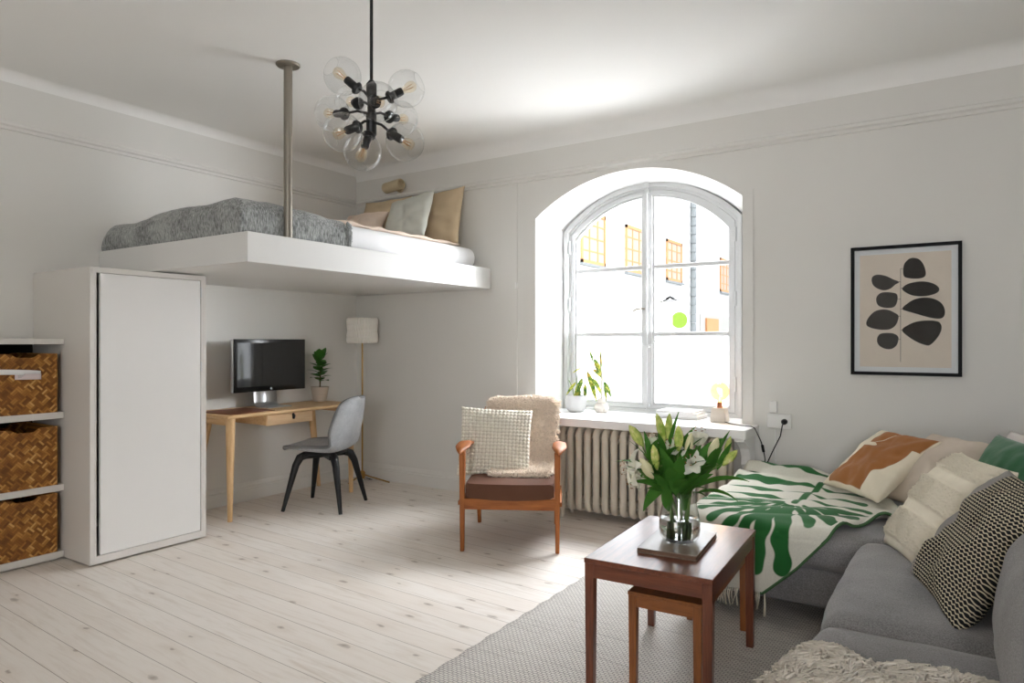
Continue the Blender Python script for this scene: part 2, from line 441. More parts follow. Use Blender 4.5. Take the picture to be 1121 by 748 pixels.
def basket_mat():
    m = NT('woven_bamboo')
    vec = m.coord('Object', rot=(math.radians(45), 0, 0), scale=(1, 1, 1))
    s = m.node('ShaderNodeSeparateXYZ', {0: vec})
    cell = .034
    a = m.math('DIVIDE', s.outputs[1], cell); b = m.math('DIVIDE', s.outputs[2], cell)
    ia = m.math('FLOOR', a); ib = m.math('FLOOR', b)
    chk = m.math('MODULO', m.math('ABSOLUTE', m.math('ADD', ia, ib)), 2.0)
    fa = m.math('FRACT', a); fb = m.math('FRACT', b)
    across = m.math('ADD', m.math('MULTIPLY', chk, fa), m.math('MULTIPLY', m.math('SUBTRACT', 1.0, chk), fb))
    strip = m.math('FLOOR', m.math('MULTIPLY', across, 3.0)); fs = m.math('FRACT', m.math('MULTIPLY', across, 3.0))
    idv = m.node('ShaderNodeCombineXYZ', {0: ia, 1: ib, 2: strip})
    wn = m.node('ShaderNodeTexWhiteNoise', {0: idv.outputs[0]}, noise_dimensions='3D')
    edge = m.ramp(fs, [(0, .0), (.12, 1.0), (.88, 1.0), (1, .0)])
    c = m.ramp(wn.outputs[0], [(0, lin(112, 68, 26)), (.5, lin(150, 98, 42)), (.85, lin(182, 128, 62)), (1, lin(206, 160, 92))])
    c = m.mix(m.math('MULTIPLY', m.math('SUBTRACT', 1.0, edge), .7), c, lin(70, 40, 16))
    m.pbsdf(c, .55, 0, .35, m.bump(edge, .5, .003))
    return m.mat
M['basket'] = basket_mat()

def pat_mat(name, c0, c1, soft=.003, rough=.95, bump=.3, bscale=150, var=.08):
    """two colours split by the mesh's own signed pattern value"""
    m = NT(name); at = m.node('ShaderNodeAttribute', attribute_name='pat')
    f = m.math('MULTIPLY_ADD', at.outputs['Fac'], 1/(2*soft), .5, clamp=True)
    n = m.noise(m.coord('Object'), bscale, 2, .7)
    base = m.mix(f, c0, c1); base = m.mix(m.math('MULTIPLY', n, var*3), base, (.02, .02, .02, 1))
    m.pbsdf(base, rough, 0, .1, m.bump(n, bump, .003), Sheen_Weight=.15)
    return m.mat
M['throw'] = pat_mat('green_leaf_wool', lin(40, 104, 50), lin(224, 222, 208), .003)
M['tanprint'] = pat_mat('tan_shape_cotton', lin(160, 106, 60), lin(232, 222, 200), .003, bscale=60, bump=.1, var=.03)
M['boucle'] = pat_mat('white_wool_bobbles', lin(238, 233, 220), lin(200, 191, 176), .12, bscale=90, bump=.2, var=.02)
def stripe_mat():
    m = NT('charcoal_dash_cotton')
    vec = m.coord('UV'); s = m.node('ShaderNodeSeparateXYZ', {0: vec})
    row = m.math('MULTIPLY', s.outputs[1], 42.0); col = m.math('MULTIPLY', s.outputs[0], 34.0)
    ir = m.math('FLOOR', row); fr = m.math('FRACT', row)
    # every row is a run of short slanted dashes, shifted by half a dash from row to row
    sh = m.math('ADD', col, m.math('MULTIPLY', m.math('MODULO', ir, 2.0), .5))
    t = m.math('FRACT', m.math('ADD', sh, m.math('MULTIPLY', fr, .35)))
    wav = m.math('MULTIPLY_ADD', m.math('SINE', m.math('MULTIPLY', sh, 6.2832)), .16, .5)
    d = m.math('ABSOLUTE', m.math('SUBTRACT', fr, wav))
    light = m.ramp(d, [(.12, 1.0), (.24, 0.0)])
    base = m.mix(light, lin(38, 38, 40), lin(204, 194, 170))
    edge = m.ramp(m.math('ADD', s.outputs[0], m.math('MULTIPLY', s.outputs[1], -.0)), [(.17, 0.0), (.22, 1.0)])
    base = m.mix(edge, lin(150, 147, 145), base)
    n = m.noise(m.coord('Object'), 180, 2)
    m.pbsdf(base, .95, 0, .1, m.bump(n, .2, .002))
    return m.mat
M['stripe'] = stripe_mat()
def varileaf():
    m = NT('variegated_leaf'); vec = m.coord('Object')
    f = m.noise(vec, 28, 3, .6, .8)
    g = m.noise(vec, 9, 2)
    c = m.ramp(f, [(.36, lin(54, 96, 34)), (.5, lin(120, 150, 50)), (.62, lin(214, 206, 92))])
    c = m.mix(m.ramp(g, [(.52, 0.0), (.68, .8)]), c, lin(196, 136, 48))
    m.pbsdf(c, .45, 0, .4); return m.mat
M['varileaf'] = varileaf()
def budmat():
    m = NT('lily_bud'); vec = m.coord('Generated')
    s = m.node('ShaderNodeSeparateXYZ', {0: vec})
    f = m.noise(m.coord('Object'), 40, 2)
    c = m.ramp(f, [(.35, lin(150, 176, 72)), (.6, lin(206, 210, 124)), (.75, lin(232, 222, 176))])
    m.pbsdf(c, .45, 0, .35); return m.mat
M['bud'] = budmat()
M['budpale'] = mk('pale_bud', lin(226, 220, 178), .5, var=.12, vscale=30)
DAY = (.95, .972, 1.02); SKY = .65; P_SKY = 1650; P_R1 = 25; P_FAC = 280; P_FA2 = 1800; P_B = 95; P_SUN = 1.2; EXPO = 1.72
# ------------------------------------------------------------------ the room
LW, WW, CE, RW, BW = -4.70, 4.55, 2.84, 1.3, -2.9
CX = -1.9625
def contour(cx, hw, zb, zs, zt, n=28):
    """closed loop of an arched opening: bottom left, up, over the arch, down"""
    rise = zt-zs; R = (hw*hw+rise*rise)/(2*rise); zc = zt-R
    pts = [(cx-hw, zb)]
    for i in range(n+1):
        x = cx-hw+2*hw*i/n
        pts.append((x, zc+math.sqrt(max(0, R*R-(x-cx)**2))))
    pts.append((cx+hw, zb))
    return pts
def holed_wall(mb, loop, x0, x1, z0, z1, y):
    """wall face in the plane y with an arched hole"""
    n = len(loop)
    mb.add([(x0, y, z0), (loop[0][0], y, z0), (loop[0][0], y, z1), (x0, y, z1)], [(0,1,2,3)])
    mb.add([(loop[-1][0], y, z0), (x1, y, z0), (x1, y, z1), (loop[-1][0], y, z1)], [(0,1,2,3)])
    mb.add([(loop[0][0], y, z0), (loop[-1][0], y, z0), (loop[-1][0], y, loop[-1][1]), (loop[0][0], y, loop[0][1])], [(0,1,2,3)])
    for a, b in zip(loop[1:-2], loop[2:-1]):
        mb.add([(a[0], y, a[1]), (b[0], y, b[1]), (b[0], y, z1), (a[0], y, z1)], [(0,1,2,3)])

fl = MB(); fl.box(LW-.3, RW+.3, BW-.3, WW+.05, -.12, 0)
struct(fl.build('floor', M['floor'], smooth=False), 'whitewashed pine board floor with dark knots', 'floor')

inner = contour(CX, .7835, .66, 2.20, 2.476)
outer = contour(CX, .690, .66, 2.13, 2.425)
w = MB(); holed_wall(w, inner, LW-.35, RW+.35, -.12, CE+.3, WW); holed_wall(w, outer, LW-.35, RW+.35, -.12, CE+.3, 5.04)
n = len(inner)
w.m = 1
for ii, oo in ((inner, outer),):
  vs = [(p[0], WW, p[1]) for p in ii]+[(p[0], 4.93, p[1]) for p in oo]+[(p[0], 5.04, p[1]) for p in oo]
  w.add(vs, [(i, i+1, n+i+1, n+i) for i in range(n-1)]+[(n+i, n+i+1, 2*n+i+1, 2*n+i) for i in range(n-1)])
wo = w.build('wall_front', [M['wall'], M['reveal']], angle=25)
struct(wo, 'pale grey wall around the deep arched window recess', 'wall')
w = MB(); w.box(LW-.3, LW, BW-.3, WW+.05, -.12, CE+.3)
struct(w.build('wall_left', M['wall'], smooth=False), 'pale grey wall behind the loft bed and desk', 'wall')
w = MB(); w.box(RW, RW+.3, BW-.3, WW+.05, -.12, CE+.3)
struct(w.build('wall_right', M['wall'], smooth=False), 'pale grey wall behind the sofa back', 'wall')
# unseen wall behind the camera; its tall window is added for fill light
w = MB()
xs = [LW-.3, .05, 1.15, RW+.3]
for i in range(3):
    if i == 1:
        w.box(xs[i], xs[i+1], BW-.3, BW, -.12, .7); w.box(xs[i], xs[i+1], BW-.3, BW, 2.4, CE+.3)
    else: w.box(xs[i], xs[i+1], BW-.3, BW, -.12, CE+.3)
struct(w.build('wall_back', M['wall'], smooth=False), 'wall behind the viewer with a window opening added for fill light', 'wall')
# ceiling slab with coved edges
c = MB(); c.box(LW-.3, RW+.3, BW-.3, WW+.5, CE, CE+.3)
def cove(mb, a, b, inward, r, n=10):
    inw = V(inward); vs = []
    for p in (V(a), V(b)):
        for k in range(n+1):
            t = PI/2*k/n
            vs.append(p+inw*(r-r*math.cos(t))+V((0,0,-r+r*math.sin(t))))
    mb.add(vs, [(k, k+1, n+2+k, n+1+k) for k in range(n)])
cove(c, (LW, BW, CE), (LW, WW, CE), (1,0,0), .06)
cove(c, (LW, WW, CE), (RW, WW, CE), (0,-1,0), .11)
cove(c, (RW, BW, CE), (RW, WW, CE), (-1,0,0), .11)
struct(c.build('ceiling', M['ceiling'], angle=30), 'white ceiling with coved edges', 'ceiling')

# picture rails and baseboards: a small moulding profile (distance from wall, height)
RAIL = [(0, -.032), (.014, -.03), (.018, -.014), (.034, -.006), (.036, .012), (.026, .02), (.024, .028), (0, .032)]
BASE = [(0, 0), (.022, 0), (.022, .095), (.016, .102), (.016, .112), (.01, .126), (.006, .14), (0, .14)]
def mould(name, prof, axis, a, b, wall, sign, z):
    mb = MB()
    if axis == 'y': mb.prism([(wall+sign*d, z+h) for d, h in prof], 'y', a, b)
    else: mb.prism([(wall+sign*d, z+h) for d, h in prof], 'x', a, b)
    return mb
mb = MB(); mb.prism([(LW+d, 2.53+h) for d, h in RAIL], 'y', BW, WW)
struct(mb.build('trim_1', M['trim'], smooth=False), 'picture rail along the wall above the loft bed', 'trim')
mb = MB(); mb.prism([(WW-d, 2.53+h) for d, h in RAIL], 'x', LW, RW)
struct(mb.build('trim_2', M['trim'], smooth=False), 'picture rail above the arched window', 'trim')
mb = MB(); mb.prism([(LW+d, h) for d, h in BASE], 'y', BW, WW)
struct(mb.build('baseboard_left', M['trim'], smooth=False), 'baseboard behind the desk', 'baseboard')
mb = MB(); mb.prism([(WW-d, h) for d, h in BASE], 'x', LW, RW)
struct(mb.build('baseboard_front', M['trim'], smooth=False), 'baseboard under the arched window', 'baseboard')
# flat casing round the recess
A = contour(CX, .852, 0, 2.235, 2.525); B = contour(CX, .7835, 0, 2.20, 2.476)
mb = MB(); mb.loopframe(A, B, WW-.008, WW+.002)
A2 = contour(CX, .858, 0, 2.24, 2.531); mb.loopframe(A2, A, WW-.003, WW+.002)
struct(mb.build('trim_3', M['trim'], smooth=False), 'flat casing round the arched window recess', 'trim')

# ------------------------------------------------------------------ the arched window
win = bpy.data.objects.new('window_1', None); COL.objects.link(win); win.location = (CX, 4.90, .715)
struct(win, 'white arched casement window with frosted lower panes', 'window')
def wl(loop): return [(p[0]-CX, p[1]-.715) for p in loop]
mb = MB()
mb.loopframe(wl(contour(CX, .702, .70, 2.13, 2.438)), wl(contour(CX, .650, .745, 2.10, 2.385)), -.035, .06)
mb.loopframe(wl(contour(CX, .702, .70, 2.13, 2.438)), wl(contour(CX, .668, .73, 2.115, 2.405)), -.055, -.03)
mb.box(-.022, .022, -.02, .05, .03, 1.69)
mb.build('frame', M['sash'], win, smooth=False, bevel=.004)
def sash_loops(side, o, zb, zs, zt, hw, xin, n=18):
    """one casement leaf: o trims the outer loop; xin is the meeting stile edge"""
    rise = zt-zs; R = (hw*hw+rise*rise)/(2*rise); zc = zt-R
    f = lambda x: zc+math.sqrt(max(0, R*R-x*x))-.715
    xs = [(-hw+(hw-xin)*i/n) for i in range(n+1)]
    L = [(xs[0], zb-.715)]+[(x, f(x)) for x in xs]+[(xs[-1], zb-.715)]
    if side > 0: L = [(-x, z) for x, z in L]
    return L
for side in (-1, 1):
    mb = MB()
    out = sash_loops(side, 0, .748, 2.10, 2.383, .648, .004)
    inn = sash_loops(side, 0, .79, 2.055, 2.335, .602, .052)
    mid = sash_loops(side, 0, .775, 2.07, 2.35, .618, .036)
    mb.loopframe(out, mid, -.03, .012); mb.loopframe(mid, inn, -.018, .012)
    s = mb.build('casement', M['sash'], win, smooth=False, bevel=.003)
    x0, x1 = (-.604, -.05) if side < 0 else (.05, .604)
    for z in (1.81, 1.305):
        mb = MB(); mb.box(x0, x1, -.02, .012, z-.715-.015, z-.715+.015)
        mb.build('glazing_bar', M['sash'], s, smooth=False, bevel=.004)
    # panes
    def pane(name, za, zb, m, arch=False):
        mb = MB()
        if arch:
            L = sash_loops(side, 0, za, 2.055, 2.335, .602, .052)
            nn = len(L); mb.add([(p[0], 0, p[1]) for p in L], [tuple(range(nn))])
        else:
            mb.add([(x0, 0, za-.715), (x1, 0, za-.715), (x1, 0, zb-.715), (x0, 0, zb-.715)], [(0,1,2,3)])
        return mb.build(name, M[m], s, smooth=False)
    pane('pane', 1.815, 0, 'pane', True); pane('pane', 1.305, 1.81, 'pane')
    p = pane('frosted_pane', .785, 1.30, 'frosted'); p['label'] = 'frosted lower pane'
    # hinges
    mb = MB()
    for z in (.95, 1.55, 2.0): mb.tube([(side*.655, -.045, z-.715-.05), (side*.655, -.045, z-.715+.05)], .008, 8)
    mb.build('hinge', M['sash'], s)
mb = MB(); mb.tube([(0.004, -.055, .03), (0.004, -.055, 1.70)], .007, 10)
for z in (.06, .5, 1.1, 1.66): mb.box(-.012, .02, -.06, -.025, z-.012, z+.012)
mb.lathe([(.02, 0), (.024, .008), (.024, .03), (.016, .04)], 16, (.004, -.055, 1.69))
mb.build('espagnolette_bolt', M['sash'], win)
mb = MB(); mb.tube([(-.02, -.035, .78), (-.04, -.05, .785), (-.075, -.055, .78), (-.105, -.05, .765)], [.008, .008, .007, .006], 8)
o = mb.build('handle', M['steel'], win); o['label'] = 'steel window handle'
mb = MB(); mb.tube([(-.07, -.03, .565), (-.06, -.04, .53), (-.03, -.06, .5), (.02, -.06, .5), (.06, -.045, .53), (.12, -.03, .575)], .005, 8)
mb.build('stay_hook', M['sash'], win)
# sill: fills the recess and juts into the room
mb = MB()
poly = [(-2.80, 4.215), (-1.085, 4.215), (-1.075, 4.225), (-1.075, WW-.002), (-1.18, WW-.002), (-1.262, 4.872), (-2.663, 4.872), (-2.745, WW-.002), (-2.81, WW-.002), (-2.81, 4.225)]
mb.prism([(x-CX, y-4.90) for x, y in poly], 'z', -.058, 0)
o = mb.build('window_sill', M['white'], win, smooth=False, bevel=.012)
# two carved brackets carry the sill
for x in (-2.72, -1.13):
    mb = MB()
    prof = [(WW-.002, .655), (4.28, .655), (4.28, .632), (4.33, .615), (4.40, .575), (4.435, .52), (4.43, .47), (4.46, .43), (4.51, .41), (4.51, .36), (WW-.002, .36)]
    mb.prism([(y-4.90, z-.715) for y, z in prof], 'x', x-CX-.03, x-CX+.03)
    mb.build('sill_bracket', M['white'], win, smooth=False, bevel=.006)

# ------------------------------------------------------------------ courtyard outside
mb = MB(); mb.box(-30, 30, 5.1, 60, -.6, -.4)
g = struct(mb.build('ground', M['asphalt'], smooth=False), 'pale courtyard paving outside the window', 'ground')
fb = thing('courtyard_building', 'white rendered courtyard building with orange timber windows outside the arched window', 'building', (-8.7, 20, -.4))
F0 = V((-8.7, 20, -.4))
def L(x, y, z): return (x-F0.x, y-F0.y, z-F0.z)
def lbox(mb, x0, x1, y0, y1, z0, z1): mb.box(x0-F0.x, x1-F0.x, y0-F0.y, y1-F0.y, z0-F0.z, z1-F0.z)
mb = MB(); lbox(mb, -10.5, -8.7, 6.5, 48, -.4, 8.5); mb.build('wall', M['facade'], fb, smooth=False)
def fwin(y0, y1, z0, z1):
    mb = MB(); x = -8.7
    for a, b, c_, d in ((y0, y0+.1, z0, z1), (y1-.1, y1, z0, z1), (y0, y1, z0, z0+.1), (y0, y1, z1-.1, z1)):
        lbox(mb, x-.02, x+.05, a, b, c_, d)
    wdt = (y1-y0)
    for k in (1, 2): 
        yc = y0+wdt*k/3; lbox(mb, x-.02, x+.04, yc-.03, yc+.03, z0, z1)
    for k in (1, 2, 3):
        zc = z0+(z1-z0)*k/4; lbox(mb, x-.02, x+.035, y0, y1, zc-.02, zc+.02)
    f = mb.build('window', M['woodframe'], fb, smooth=False)
    mb = MB(); lbox(mb, x-.02, x+.02, y0+.1, y1-.1, z0+.1, z1-.1); mb.build('pane', M['shutter'], f, smooth=False)
    mb = MB(); lbox(mb, x-.02, x+.12, y0-.06, y1+.06, z0-.07, z0); mb.build('ledge', M['pipe'], f, smooth=False)
for y0, y1 in ((16.75, 18.3), (19.75, 21.35), (23.3, 24.9), (29.8, 31.3)): fwin(y0, y1, 3.42, 4.9)
mb = MB()
for k in range(26): mb.tube([L(-8.6, 26, -.4+k*.34), L(-8.6, 26, -.4+k*.34+.33)], [.13, .1], 10)
mb.build('drainpipe', M['pipe'], fb)
mb = MB(); lbox(mb, -8.72, -8.6, 19.4, 20.25, -.4, 2.95); mb.build('glazed_door', M['greenglass'], fb, smooth=False)
mb = MB(); lbox(mb, -8.72, -8.64, 27, 40, -.4, 2.35); mb.build('plinth_band', M['grey'], fb, smooth=False)
mb = MB(); lbox(mb, -8.7, -8.56, 27.6, 29.2, -.4, 2.2); mb.build('timber_door', M['woodframe'], fb, smooth=False)
mb = MB(); lbox(mb, -8.7, -8.6, 21.2, 22.4, -.4, 1.9); mb.build('shop_door', M['grey'], fb, smooth=False)
sg = thing('shop_sign', 'round lime green sign projecting from the white courtyard facade', 'sign', (-8.45, 24.0, 2.02))
mb = MB(); mb.lathe([(.0, -.02), (.29, -.02), (.29, .02), (0, .02)], 32, (0,0,0), (0,1,0), False, False); mb.build('disc', M['lime'], sg)
mb = MB(); mb.tube([(-.26, 0, 0), (-.27, 0, .35), (.05, 0, .35), (.05, 0, .28)], .02, 8); mb.build('bracket', M['pipe'], sg)
an = thing('annex', 'low pale green gabled annex with a brown garage door in the courtyard', 'building', (-7.0, 14.0, -.4))
mb = MB(); mb.prism([(-.9, 0), (.8, 0), (.8, 2.6), (.5, 2.8), (.2, 3.0), (-.1, 3.07), (-.5, 3.0), (-.9, 2.8)], 'y', 0, 3); mb.build('wall', M['brick'], an, smooth=False)
mb = MB(); mb.box(.02, .47, -.05, .02, 0, 2.45); mb.build('garage_door', M['doorwood'], an, smooth=False)
# ------------------------------------------------------------------ loft bed
lb = thing('loft_bed', 'white built-in loft bed platform hung high in the corner on a steel pole', 'loft bed', (LW, 2.27, 1.673))
LX, LY, LZ = LW, 2.27, 1.673
mb = MB()
r = .05; poly = [(0, 0), (1.548, 0)]
poly += [(1.548, 2.275-r)]+[(1.548-r+r*math.cos(t), 2.275-r+r*math.sin(t)) for t in [PI/2*k/8 for k in range(1, 9)]]+[(0, 2.275)]
mb.prism(poly, 'z', 0, .163)
mb.build('platform', M['loft'], lb, bevel=.003, angle=30)
mb = MB(); mb.tube([(-3.225-LX, 2.59-LY, .163), (-3.225-LX, 2.59-LY, CE-LZ)], .0245, 24); po = mb.build('support_pole', M['steel'], lb)
po['label'] = 'brushed steel support pole'
mb = MB(); mb.lathe([(0, -.012), (.062, -.012), (.068, -.006), (.068, .0)], 32, (-3.225-LX, 2.59-LY, CE-LZ)); mb.build('ceiling_flange', M['steel'], po)

# mattress
mb = MB(); mb.rbox(0, 1.42, 0, 2.16, 0, .17, .075, 5)
mt = tag(mb.build('mattress', M['sheet'], loc=(-4.685, 2.345, 1.838), sub=1), 'white sheeted mattress lying on the loft bed platform', 'mattress')
# grey blanket over the foot half: outside of a rounded slab with folds
def slab(mb, x0, x1, y0, y1, z0, z1, r, nx, ny, amp, seed, skirt=True, hump=None):
    """open-bottomed rounded cover"""
    def path(t):      # across: from the front bottom edge up over the top to the back
        Ls = [z1-z0-r, PI/2*r, (x1-x0)-2*r, PI/2*r, z1-z0-r]; tot = sum(Ls); s = t*tot
        if s < Ls[0]: return x1, z0+s
        s -= Ls[0]
        if s < Ls[1]: a = s/r; return x1-r+r*math.cos(a), z1-r+r*math.sin(a)
        s -= Ls[1]
        if s < Ls[2]: return x1-r-s, z1
        s -= Ls[2]
        if s < Ls[3]: a = s/r; return x0+r-r*math.sin(a), z1-r+r*math.cos(a)
        s -= Ls[3]; return x0, z1-r-s
    def fn(u, v):
        x, z = path(u)
        # along: starts with the end face at y0
        Le = (z1-z0); tot = Le+(y1-y0); s = v*tot
        cx_, cz_ = (x0+x1)/2, z0
        if s < Le:
            k = sm(0, 1, s/Le)
            y = y0-.012*math.sin(PI*k); zz = lerp(z0, z, min(1, s/Le)) ; xx = x
            if s/Le > .75: y = y0+r*.25*((s/Le-.75)/.25)**2
        else: y = y0+r*.25+(s-Le)*(y1-y0-r*.25)/(y1-y0); zz = z; xx = x
        p = (xx, y, zz)
        d = nz(p, 5, seed)*amp+nz(p, 13, seed+3)*amp*.4
        wgt = sm(0, .05, zz-z0)
        hh = hump(xx, y) if hump else 0
        return (xx+d*.6*(1 if xx > cx_ else -1)*wgt, y-(d*.5*wgt if s < Le else 0), zz+(d+hh)*wgt)
    mb.grid(fn, nx, ny)
mb = MB()
slab(mb, -4.69, -3.243, 2.30, 3.06, 1.838, 2.026, .095, 110, 70, .009, 4.0, hump=lambda x, y: .010*math.exp(-((y-2.5)/.3)**2-((x+3.45)/.35)**2)-.03*sm(-3.9, -4.5, x)+.006*math.sin(x*9+y*5))
# ragged fringe along the open edge
random.seed(3)
for k in range(70):
    z = random.uniform(1.85, 2.0); 
    mb.tube([(-3.236, 3.055, z), (-3.232, 3.075+random.random()*.012, z-.012)], [.004, .0012], 4)
bl = tag(mb.build('blanket', M['blanket'], solid=.012, angle=0), 'grey mohair blanket spread over the foot half of the loft mattress', 'blanket')
# folded edge of the peach duvet
mb = MB()
def duv(u, v):
    y = lerp(3.02, 4.36, u); a = 2*PI*v
    x = -3.90+.56*math.copysign(abs(math.cos(a))**.35, math.cos(a)); z = 2.026+.02*math.copysign(abs(math.sin(a))**.6, math.sin(a))
    e = min(1, min(u, 1-u)*24+.25)
    z = 2.026+(z-2.026)*e
    return (x+.012*nz((x, y, z), 6), y, z+.008*nz((x, y, 0), 9)+(0 if math.sin(a) < -.2 else .006*math.sin(y*26)))
mb.grid(duv, 60, 40)
tag(mb.build('duvet', M['peach'], angle=0), 'peach duvet folded flat on the loft mattress below the pillows', 'duvet')

def pillow(name, mat, w, h, t, loc, right, up, label, cat='cushion', n=36, pinch=.07, seed=1.0, wr=.012, disp=None, bend=0, pat=None, group=None, bulge=.42, deform=None, piping=None, sag=0):
    """soft cushion: two bulging faces meeting at a seam, corners drawn out"""
    mb = MB(); idx = {}; pats = []; uvs = []
    P = []
    for side in (1, -1):
        for j in range(n+1):
            for i in range(n+1):
                u = 2*i/n-1; v = 2*j/n-1
                border = abs(u) == 1 or abs(v) == 1
                key = (i, j) if border else (i, j, side)
                if key in idx: continue
                x = w/2*u*(1-pinch*(1-v*v)); y = h/2*v*(1-pinch*(1-u*u))
                b = max(0, (1-u*u)*(1-v*v))**bulge
                z = side*t/2*b
                f = nz((u*1.3, v*1.3, side*2), 1.6, seed)*wr*2*b+nz((u, v, side), 5, seed+5)*wr*.5*min(1, b*2)
                z += side*f
                # creases running in from the corners
                z += side*wr*.5*b*math.sin(9*math.atan2(v, u+.001)+seed)*min(1, (u*u+v*v))
                if disp: z += side*disp(u, v, side)*min(1, b*3)
                y -= sag*(1-v)*.5*b*h*.0
                z += bend*(u*u+v*v*.3)
                q = (x, y, z)
                if deform: q = deform(q, u, v, side)
                idx[key] = len(P); P.append(q)
                uvs.append(((u+1)/2, (v+1)/2)); 
                if pat: pats.append(pat(u, v, side))
    fs = []
    for side in (1, -1):
        g = lambda i, j: idx[(i, j)] if (i in (0, n) or j in (0, n)) else idx[(i, j, side)]
        for j in range(n):
            for i in range(n):
                q = (g(i, j), g(i+1, j), g(i+1, j+1), g(i, j+1))
                fs.append(q if side > 0 else q[::-1])
    mb.add(P, fs); mb.uv = uvs
    if pat: mb.pat = pats
    o = mb.build(name, mat, loc=loc, rot=basis(right, up), angle=0)
    return tag(o, label, cat, group)
G = None
pillow('pillow', M['tan'], .56, .50, .15, (-4.22, 4.41, 2.262), (1, -.02, 0), (0, .24, 1), 'tan pillow propped in the corner at the back of the loft bed, partly hidden', 'pillow', seed=2.2)
pillow('pillow', M['tan'], .62, .50, .15, (-3.66, 4.40, 2.262), (1, -.02, .03), (.03, .22, 1), 'large tan pillow leaning on the wall at the outer side of the loft bed', 'pillow', seed=3.1)
pillow('pillow', M['peach'], .44, .34, .15, (-4.16, 4.08, 2.185), (1, .05, 0), (0, .55, .8), 'small peach pillow lying low at the inner side of the loft bed', 'pillow', seed=4.4)
pillow('pillow', M['sage'], .46, .44, .14, (-3.70, 4.14, 2.235), (1, .0, .12), (-.12, .42, .9), 'pale sage pillow leaning in front of the large tan pillow', 'pillow', seed=5.7)

# small wall lamp above the bed
wlp = thing('wall_lamp', 'small beige cylinder spotlight on the wall above the loft pillows', 'wall lamp', (-4.13, WW, 2.60))
mb = MB(); mb.lathe([(0, -.004), (.035, -.004), (.035, .02), (0, .02)], 20, (0, -.02, 0), (0,-1,0), False, False); mb.tube([(0, -.03, 0), (0, -.075, 0)], .011, 8); mb.build('wall_mount', M['tan'], wlp)
mb = MB(); mb.lathe([(.0, -.11), (.042, -.108), (.046, -.10), (.046, .10), (.042, .106), (.036, .106), (.034, .06), (0, .06)], 24, (0, -.115, .005), (1, -.12, .05), False, False); mb.build('spot_head', mk('beige_lamp_paint', lin(206, 190, 158), .5), wlp)

# ------------------------------------------------------------------ wardrobe
wd = thing('wardrobe', 'tall white wardrobe with one plain inset door under the loft bed edge', 'wardrobe', (LW+.004, 1.89, 0))
D, Wd, Hh = .686, .695, 1.664
mb = MB()
mb.box(0, D, 0, .022, .012, Hh); mb.box(0, D, Wd-.022, Wd, .012, Hh)
mb.box(0, D, .022, Wd-.022, Hh-.03, Hh); mb.box(0, D, .022, Wd-.022, .012, .055)
mb.box(0, .012, .022, Wd-.022, .055, Hh-.03)
mb.box(D-.035, D, .022, .034, .055, Hh-.03); mb.box(D-.035, D, Wd-.034, Wd-.022, .055, Hh-.03)
mb.build('carcass', M['laminate'], wd, smooth=False, bevel=.0015)
mb = MB(); mb.box(.03, D-.04, .03, Wd-.03, 0, .013); mb.build('shadow_plinth', M['dark'], wd, smooth=False)  # shadow gap under the carcass, painted as a dark recessed strip
mb = MB(); mb.box(D-.022, D-.002, .056, Wd-.037, .058, Hh-.033); dr = mb.build('door', M['lacquer'], wd, smooth=False, bevel=.0015)
for z in (.16, .63, 1.09, 1.56):
    mb = MB(); mb.tube([(D+.002, Wd-.0355, z-.032), (D+.002, Wd-.0355, z+.032)], .0048, 8); mb.build('hinge', M['alu'], dr)

# ------------------------------------------------------------------ open shelves with baskets
su = thing('shelf_unit', 'white open shelf unit of three tiers beside the wardrobe', 'shelf', (LW, 1.43, 0))
mb = MB()
for z, t in ((1.265, .03), (.847, .036), (.433, .036), (.052, .036)): mb.box(.002, .40, -.4, .457, z-t, z)
mb.box(.002, .40, -.436, -.4, 0, 1.265); mb.box(.002, .392, .03, .05, .04, 1.24)
mb.box(.03, .36, -.4, .44, 0, .018)
mb.build('shelves', M['laminate'], su, smooth=False, bevel=.0015)
mb = MB(); mb.box(.002, .008, .05, .455, .05, 1.24); mb.build('shade_sheet', M['dark'], su, smooth=False)  # shade behind the baskets, painted as a dark sheet over the wall
def basket_mesh():
    mb = MB(); w, d, h, t = .325, .37, .335, .008
    # front and back panels with a scalloped grip, sides and bottom
    def pan(x0, x1):
        g = [(-w/2, 0), (w/2, 0), (w/2, h)]
        for k in range(13):
            a = k/12; y = .075-.15*a
            g.append((y, h-.022*sm(0, .25, a)*sm(1, .75, a)))
        g.append((-w/2, h))
        mb.prism(g, 'x', x0, x1)
    pan(d-t, d); pan(0, t)
    mb.box(t, d-t, -w/2, -w/2+t, 0, h); mb.box(t, d-t, w/2-t, w/2, 0, h); mb.box(t, d-t, -w/2+t, w/2-t, 0, t)
    return mb
bk = thing('basket', 'woven bamboo basket on the bottom shelf', 'basket', (LW+.025, 1.693, .052), 0, 'woven baskets on the shelf unit')
basket_mesh().build('body', M['basket'], bk, smooth=False, bevel=.003)
for s in (-1, 1):
    mb = MB(); mb.tube([(.366, s*.157, .012), (.372, s*.157, .17), (.366, s*.157, .325)], .005, 6); mb.build('edge_binding', M['basket'], bk)
dup(bk, (LW+.025, 1.693, .433), label='woven bamboo basket on the middle shelf')
b3 = dup(bk, (LW+.025, 1.693, .847), label='woven bamboo basket with a pale handle strap and tag on the top shelf')
mb = MB(); mb.grid(lambda u, v: (.372+.024*math.sin(PI*min(1, u*1.02)), lerp(-.16, .075, u), .225+.028*v-.014*u*u), 16, 2)
st = mb.build('handle_strap', M['cover1'], b3, solid=.003)
mb = MB(); mb.grid(lambda u, v: (.385+.012*math.sin(PI*u), lerp(-.055, .072, u), .195+.032*v-.003*u), 8, 2)
t_ = mb.build('tag', M['tag'], b3, solid=.002)
mb = MB()
